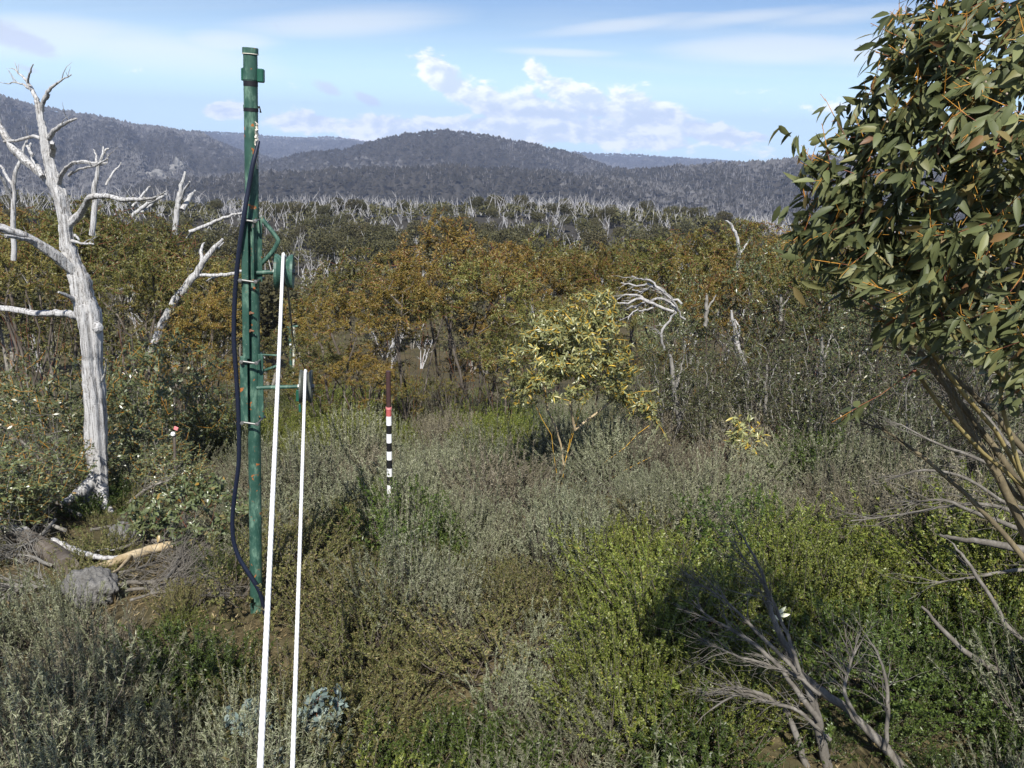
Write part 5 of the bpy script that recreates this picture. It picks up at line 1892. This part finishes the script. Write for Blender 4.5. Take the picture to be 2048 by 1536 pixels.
# ------------------------------------------------------------------ blue-grey saplings and other small plants
def sapling(px, py, Y, h, w, n_tip, n_leaf, ln, wd, mat, twig, label, group=None, name='gum_sapling', shell=.3):
    p = at(px, py, Y)
    z0 = float(gz(p[0], Y))
    t = thing(name, label, 'sapling', (p[0], Y, z0), group)
    hh = max(h, p[2] - z0)
    tips = blob_points(n_tip, [(p[0], Y, p[2], w, w, h)], shell)
    stems = [np.array([[p[0] + rng.normal(0, .02), Y + rng.normal(0, .02), z0 - .03], [p[0] + q * .4, Y, z0 + (p[2] - z0) * .5], [p[0] + q * .7, Y, p[2] - h * .3]]) for q in rng.uniform(-w, w, 4)]
    P, par, ns, endn = grow(tips, stems, .3, .03, .1)
    r, c = radii(P, par, .0016, .42)
    A, B = wood(P, par, r, c, 0)
    A.build('stem', twig, t, t.location)
    bs, d, up, L, Wd = leaf_sprays(P, par, endn, n_leaf, ln, wd, .05, .7, along=.12)
    pick = np.argsort(bs[:, 1])[:min(60, len(bs))]
    leaf_parts(t, bs, d, up, L, Wd, np.sort(pick), mat)
    return t


sapling(645, 1415, 5.0, .14, .15, 26, 7, .06, .034, BLUE_LEAF, TWIG_RED, 'blue-grey broad-leaved gum sapling right of the right-hand rope')
sapling(500, 1445, 4.9, .16, .14, 24, 7, .06, .034, BLUE_LEAF, TWIG_RED, 'blue-grey broad-leaved gum sapling behind the left rope at the bottom')
sapling(560, 1530, 4.6, .08, .09, 12, 6, .055, .032, BLUE_LEAF, TWIG_RED, 'small blue-grey sapling between the two ropes at the bottom edge')
sapling(1490, 870, 11.5, .3, .30, 40, 7, .10, .028, GUM_YELLOW, TWIG_ORANGE, 'low gum sapling with upright orange stems in front of the grey stems')
sapling(1700, 945, 11.2, .25, .35, 24, 6, .10, .03, GUM_GREEN, TWIG_ORANGE, 'low sparse gum sapling at the edge of the right-hand shade')
sapling(395, 1020, 9.0, .32, .62, 110, 12, .075, .032, GUM_GREEN, TWIG_RED, 'spreading grey-green gum bush in front of the hose and pole', name='gum_bush')
sapling(300, 1030, 9.3, .22, .35, 50, 10, .07, .03, GUM_GREEN, TWIG_RED, 'low leafy gum sprout beside the dead tree foot', name='gum_bush')

# pale cord on the heath, pale leaf, tagged stake by the hose
pts = [(917, 1425, .03), (928, 1400, .03), (940, 1378, .03), (952, 1352, .02), (965, 1343, .0), (985, 1340, .02), (1005, 1343, .0), (1028, 1338, .02)]
S = smooth_poly([at(a, b, 5.9 + (1425 - b) / 300) + np.array([0, 0, rng.normal(0, .006)]) for a, b, c in pts], 6)
m = MB()
m.tube(S, .0045, 6)
tag(m.build('cord', CORD, None, S[20]), 'short pale blue cord caught on the heath in the middle foreground', 'cord')
c = at(1556, 1226, 5.6)
m = MB()
for dx, dz, a in ((0, 0, .9), (.012, -.02, .3), (-.02, -.02, -.5)):
    m.leaves(np.array([c + np.array([dx, 0, dz])]), np.array([[math.cos(a), -.3, math.sin(a)]]), np.array([[0, -1, .4]]), .075, .03, lance(.3, .2))
tag(m.build('curled_leaf', plain_mat('pale leaf', (.60, .62, .45), .6), None, c), 'pale curled leaf caught beside the dead sapling in the green heath', 'leaf')
st = thing('survey_stake', 'short dark stake with pink tape between the dead tree and the hose', 'stake', at(350, 930, 11.5))
m = MB()
m.tube([at(350, 945, 11.5), at(349, 870, 11.5)], .02, 8)
m.build('post', STEM_DARK, st, st.location)
m = MB()
m.box(at(352, 857, 11.5), (.06, .02, .05), np.array(Euler((0, .4, 0)).to_matrix()), 0, .004)
m.build('tape', PINK, st, st.location)
m = MB()
m.lathe([(.001, -.03), (.03, -.025), (.032, 0), (.02, .02), (.001, .022)], at(346, 867, 11.48), (0, 0, 1), 12)
m.build('cap', WHITE, st, st.location)

# ------------------------------------------------------------------ trees left of and beside the camera, out of frame, whose shade reaches the lower left corner
place_tree('gum_tree', THICKET[0], (-3.05, 2.5, float(gz(-3.05, 2.5))), .72, 1.0, 'gum beyond the left edge whose shade darkens the lower left corner', 'tree')

# ------------------------------------------------------------------ haze over the valley
hz_me = bpy.data.meshes.new('haze')
bm = bmesh.new()
bmesh.ops.create_cube(bm, size=1)
for v in bm.verts:
    v.co = Vector((v.co.x * 18400, v.co.y * 18400, -140 if v.co.z < 0 else 330))
bm.to_mesh(hz_me)
bm.free()
hm, N, out = material('haze air')
pv = N.n('ShaderNodeVolumePrincipled')
pv.inputs['Color'].default_value = (.57, .69, 1.0, 1)
pv.inputs['Density'].default_value = 1.5e-4
pv.inputs['Anisotropy'].default_value = 0.0
N.put(out.inputs['Volume'], pv.outputs[0])
hz_me.materials.append(hm)
tag(link('haze', hz_me), 'thin blue haze over the valley', 'haze', kind='stuff')
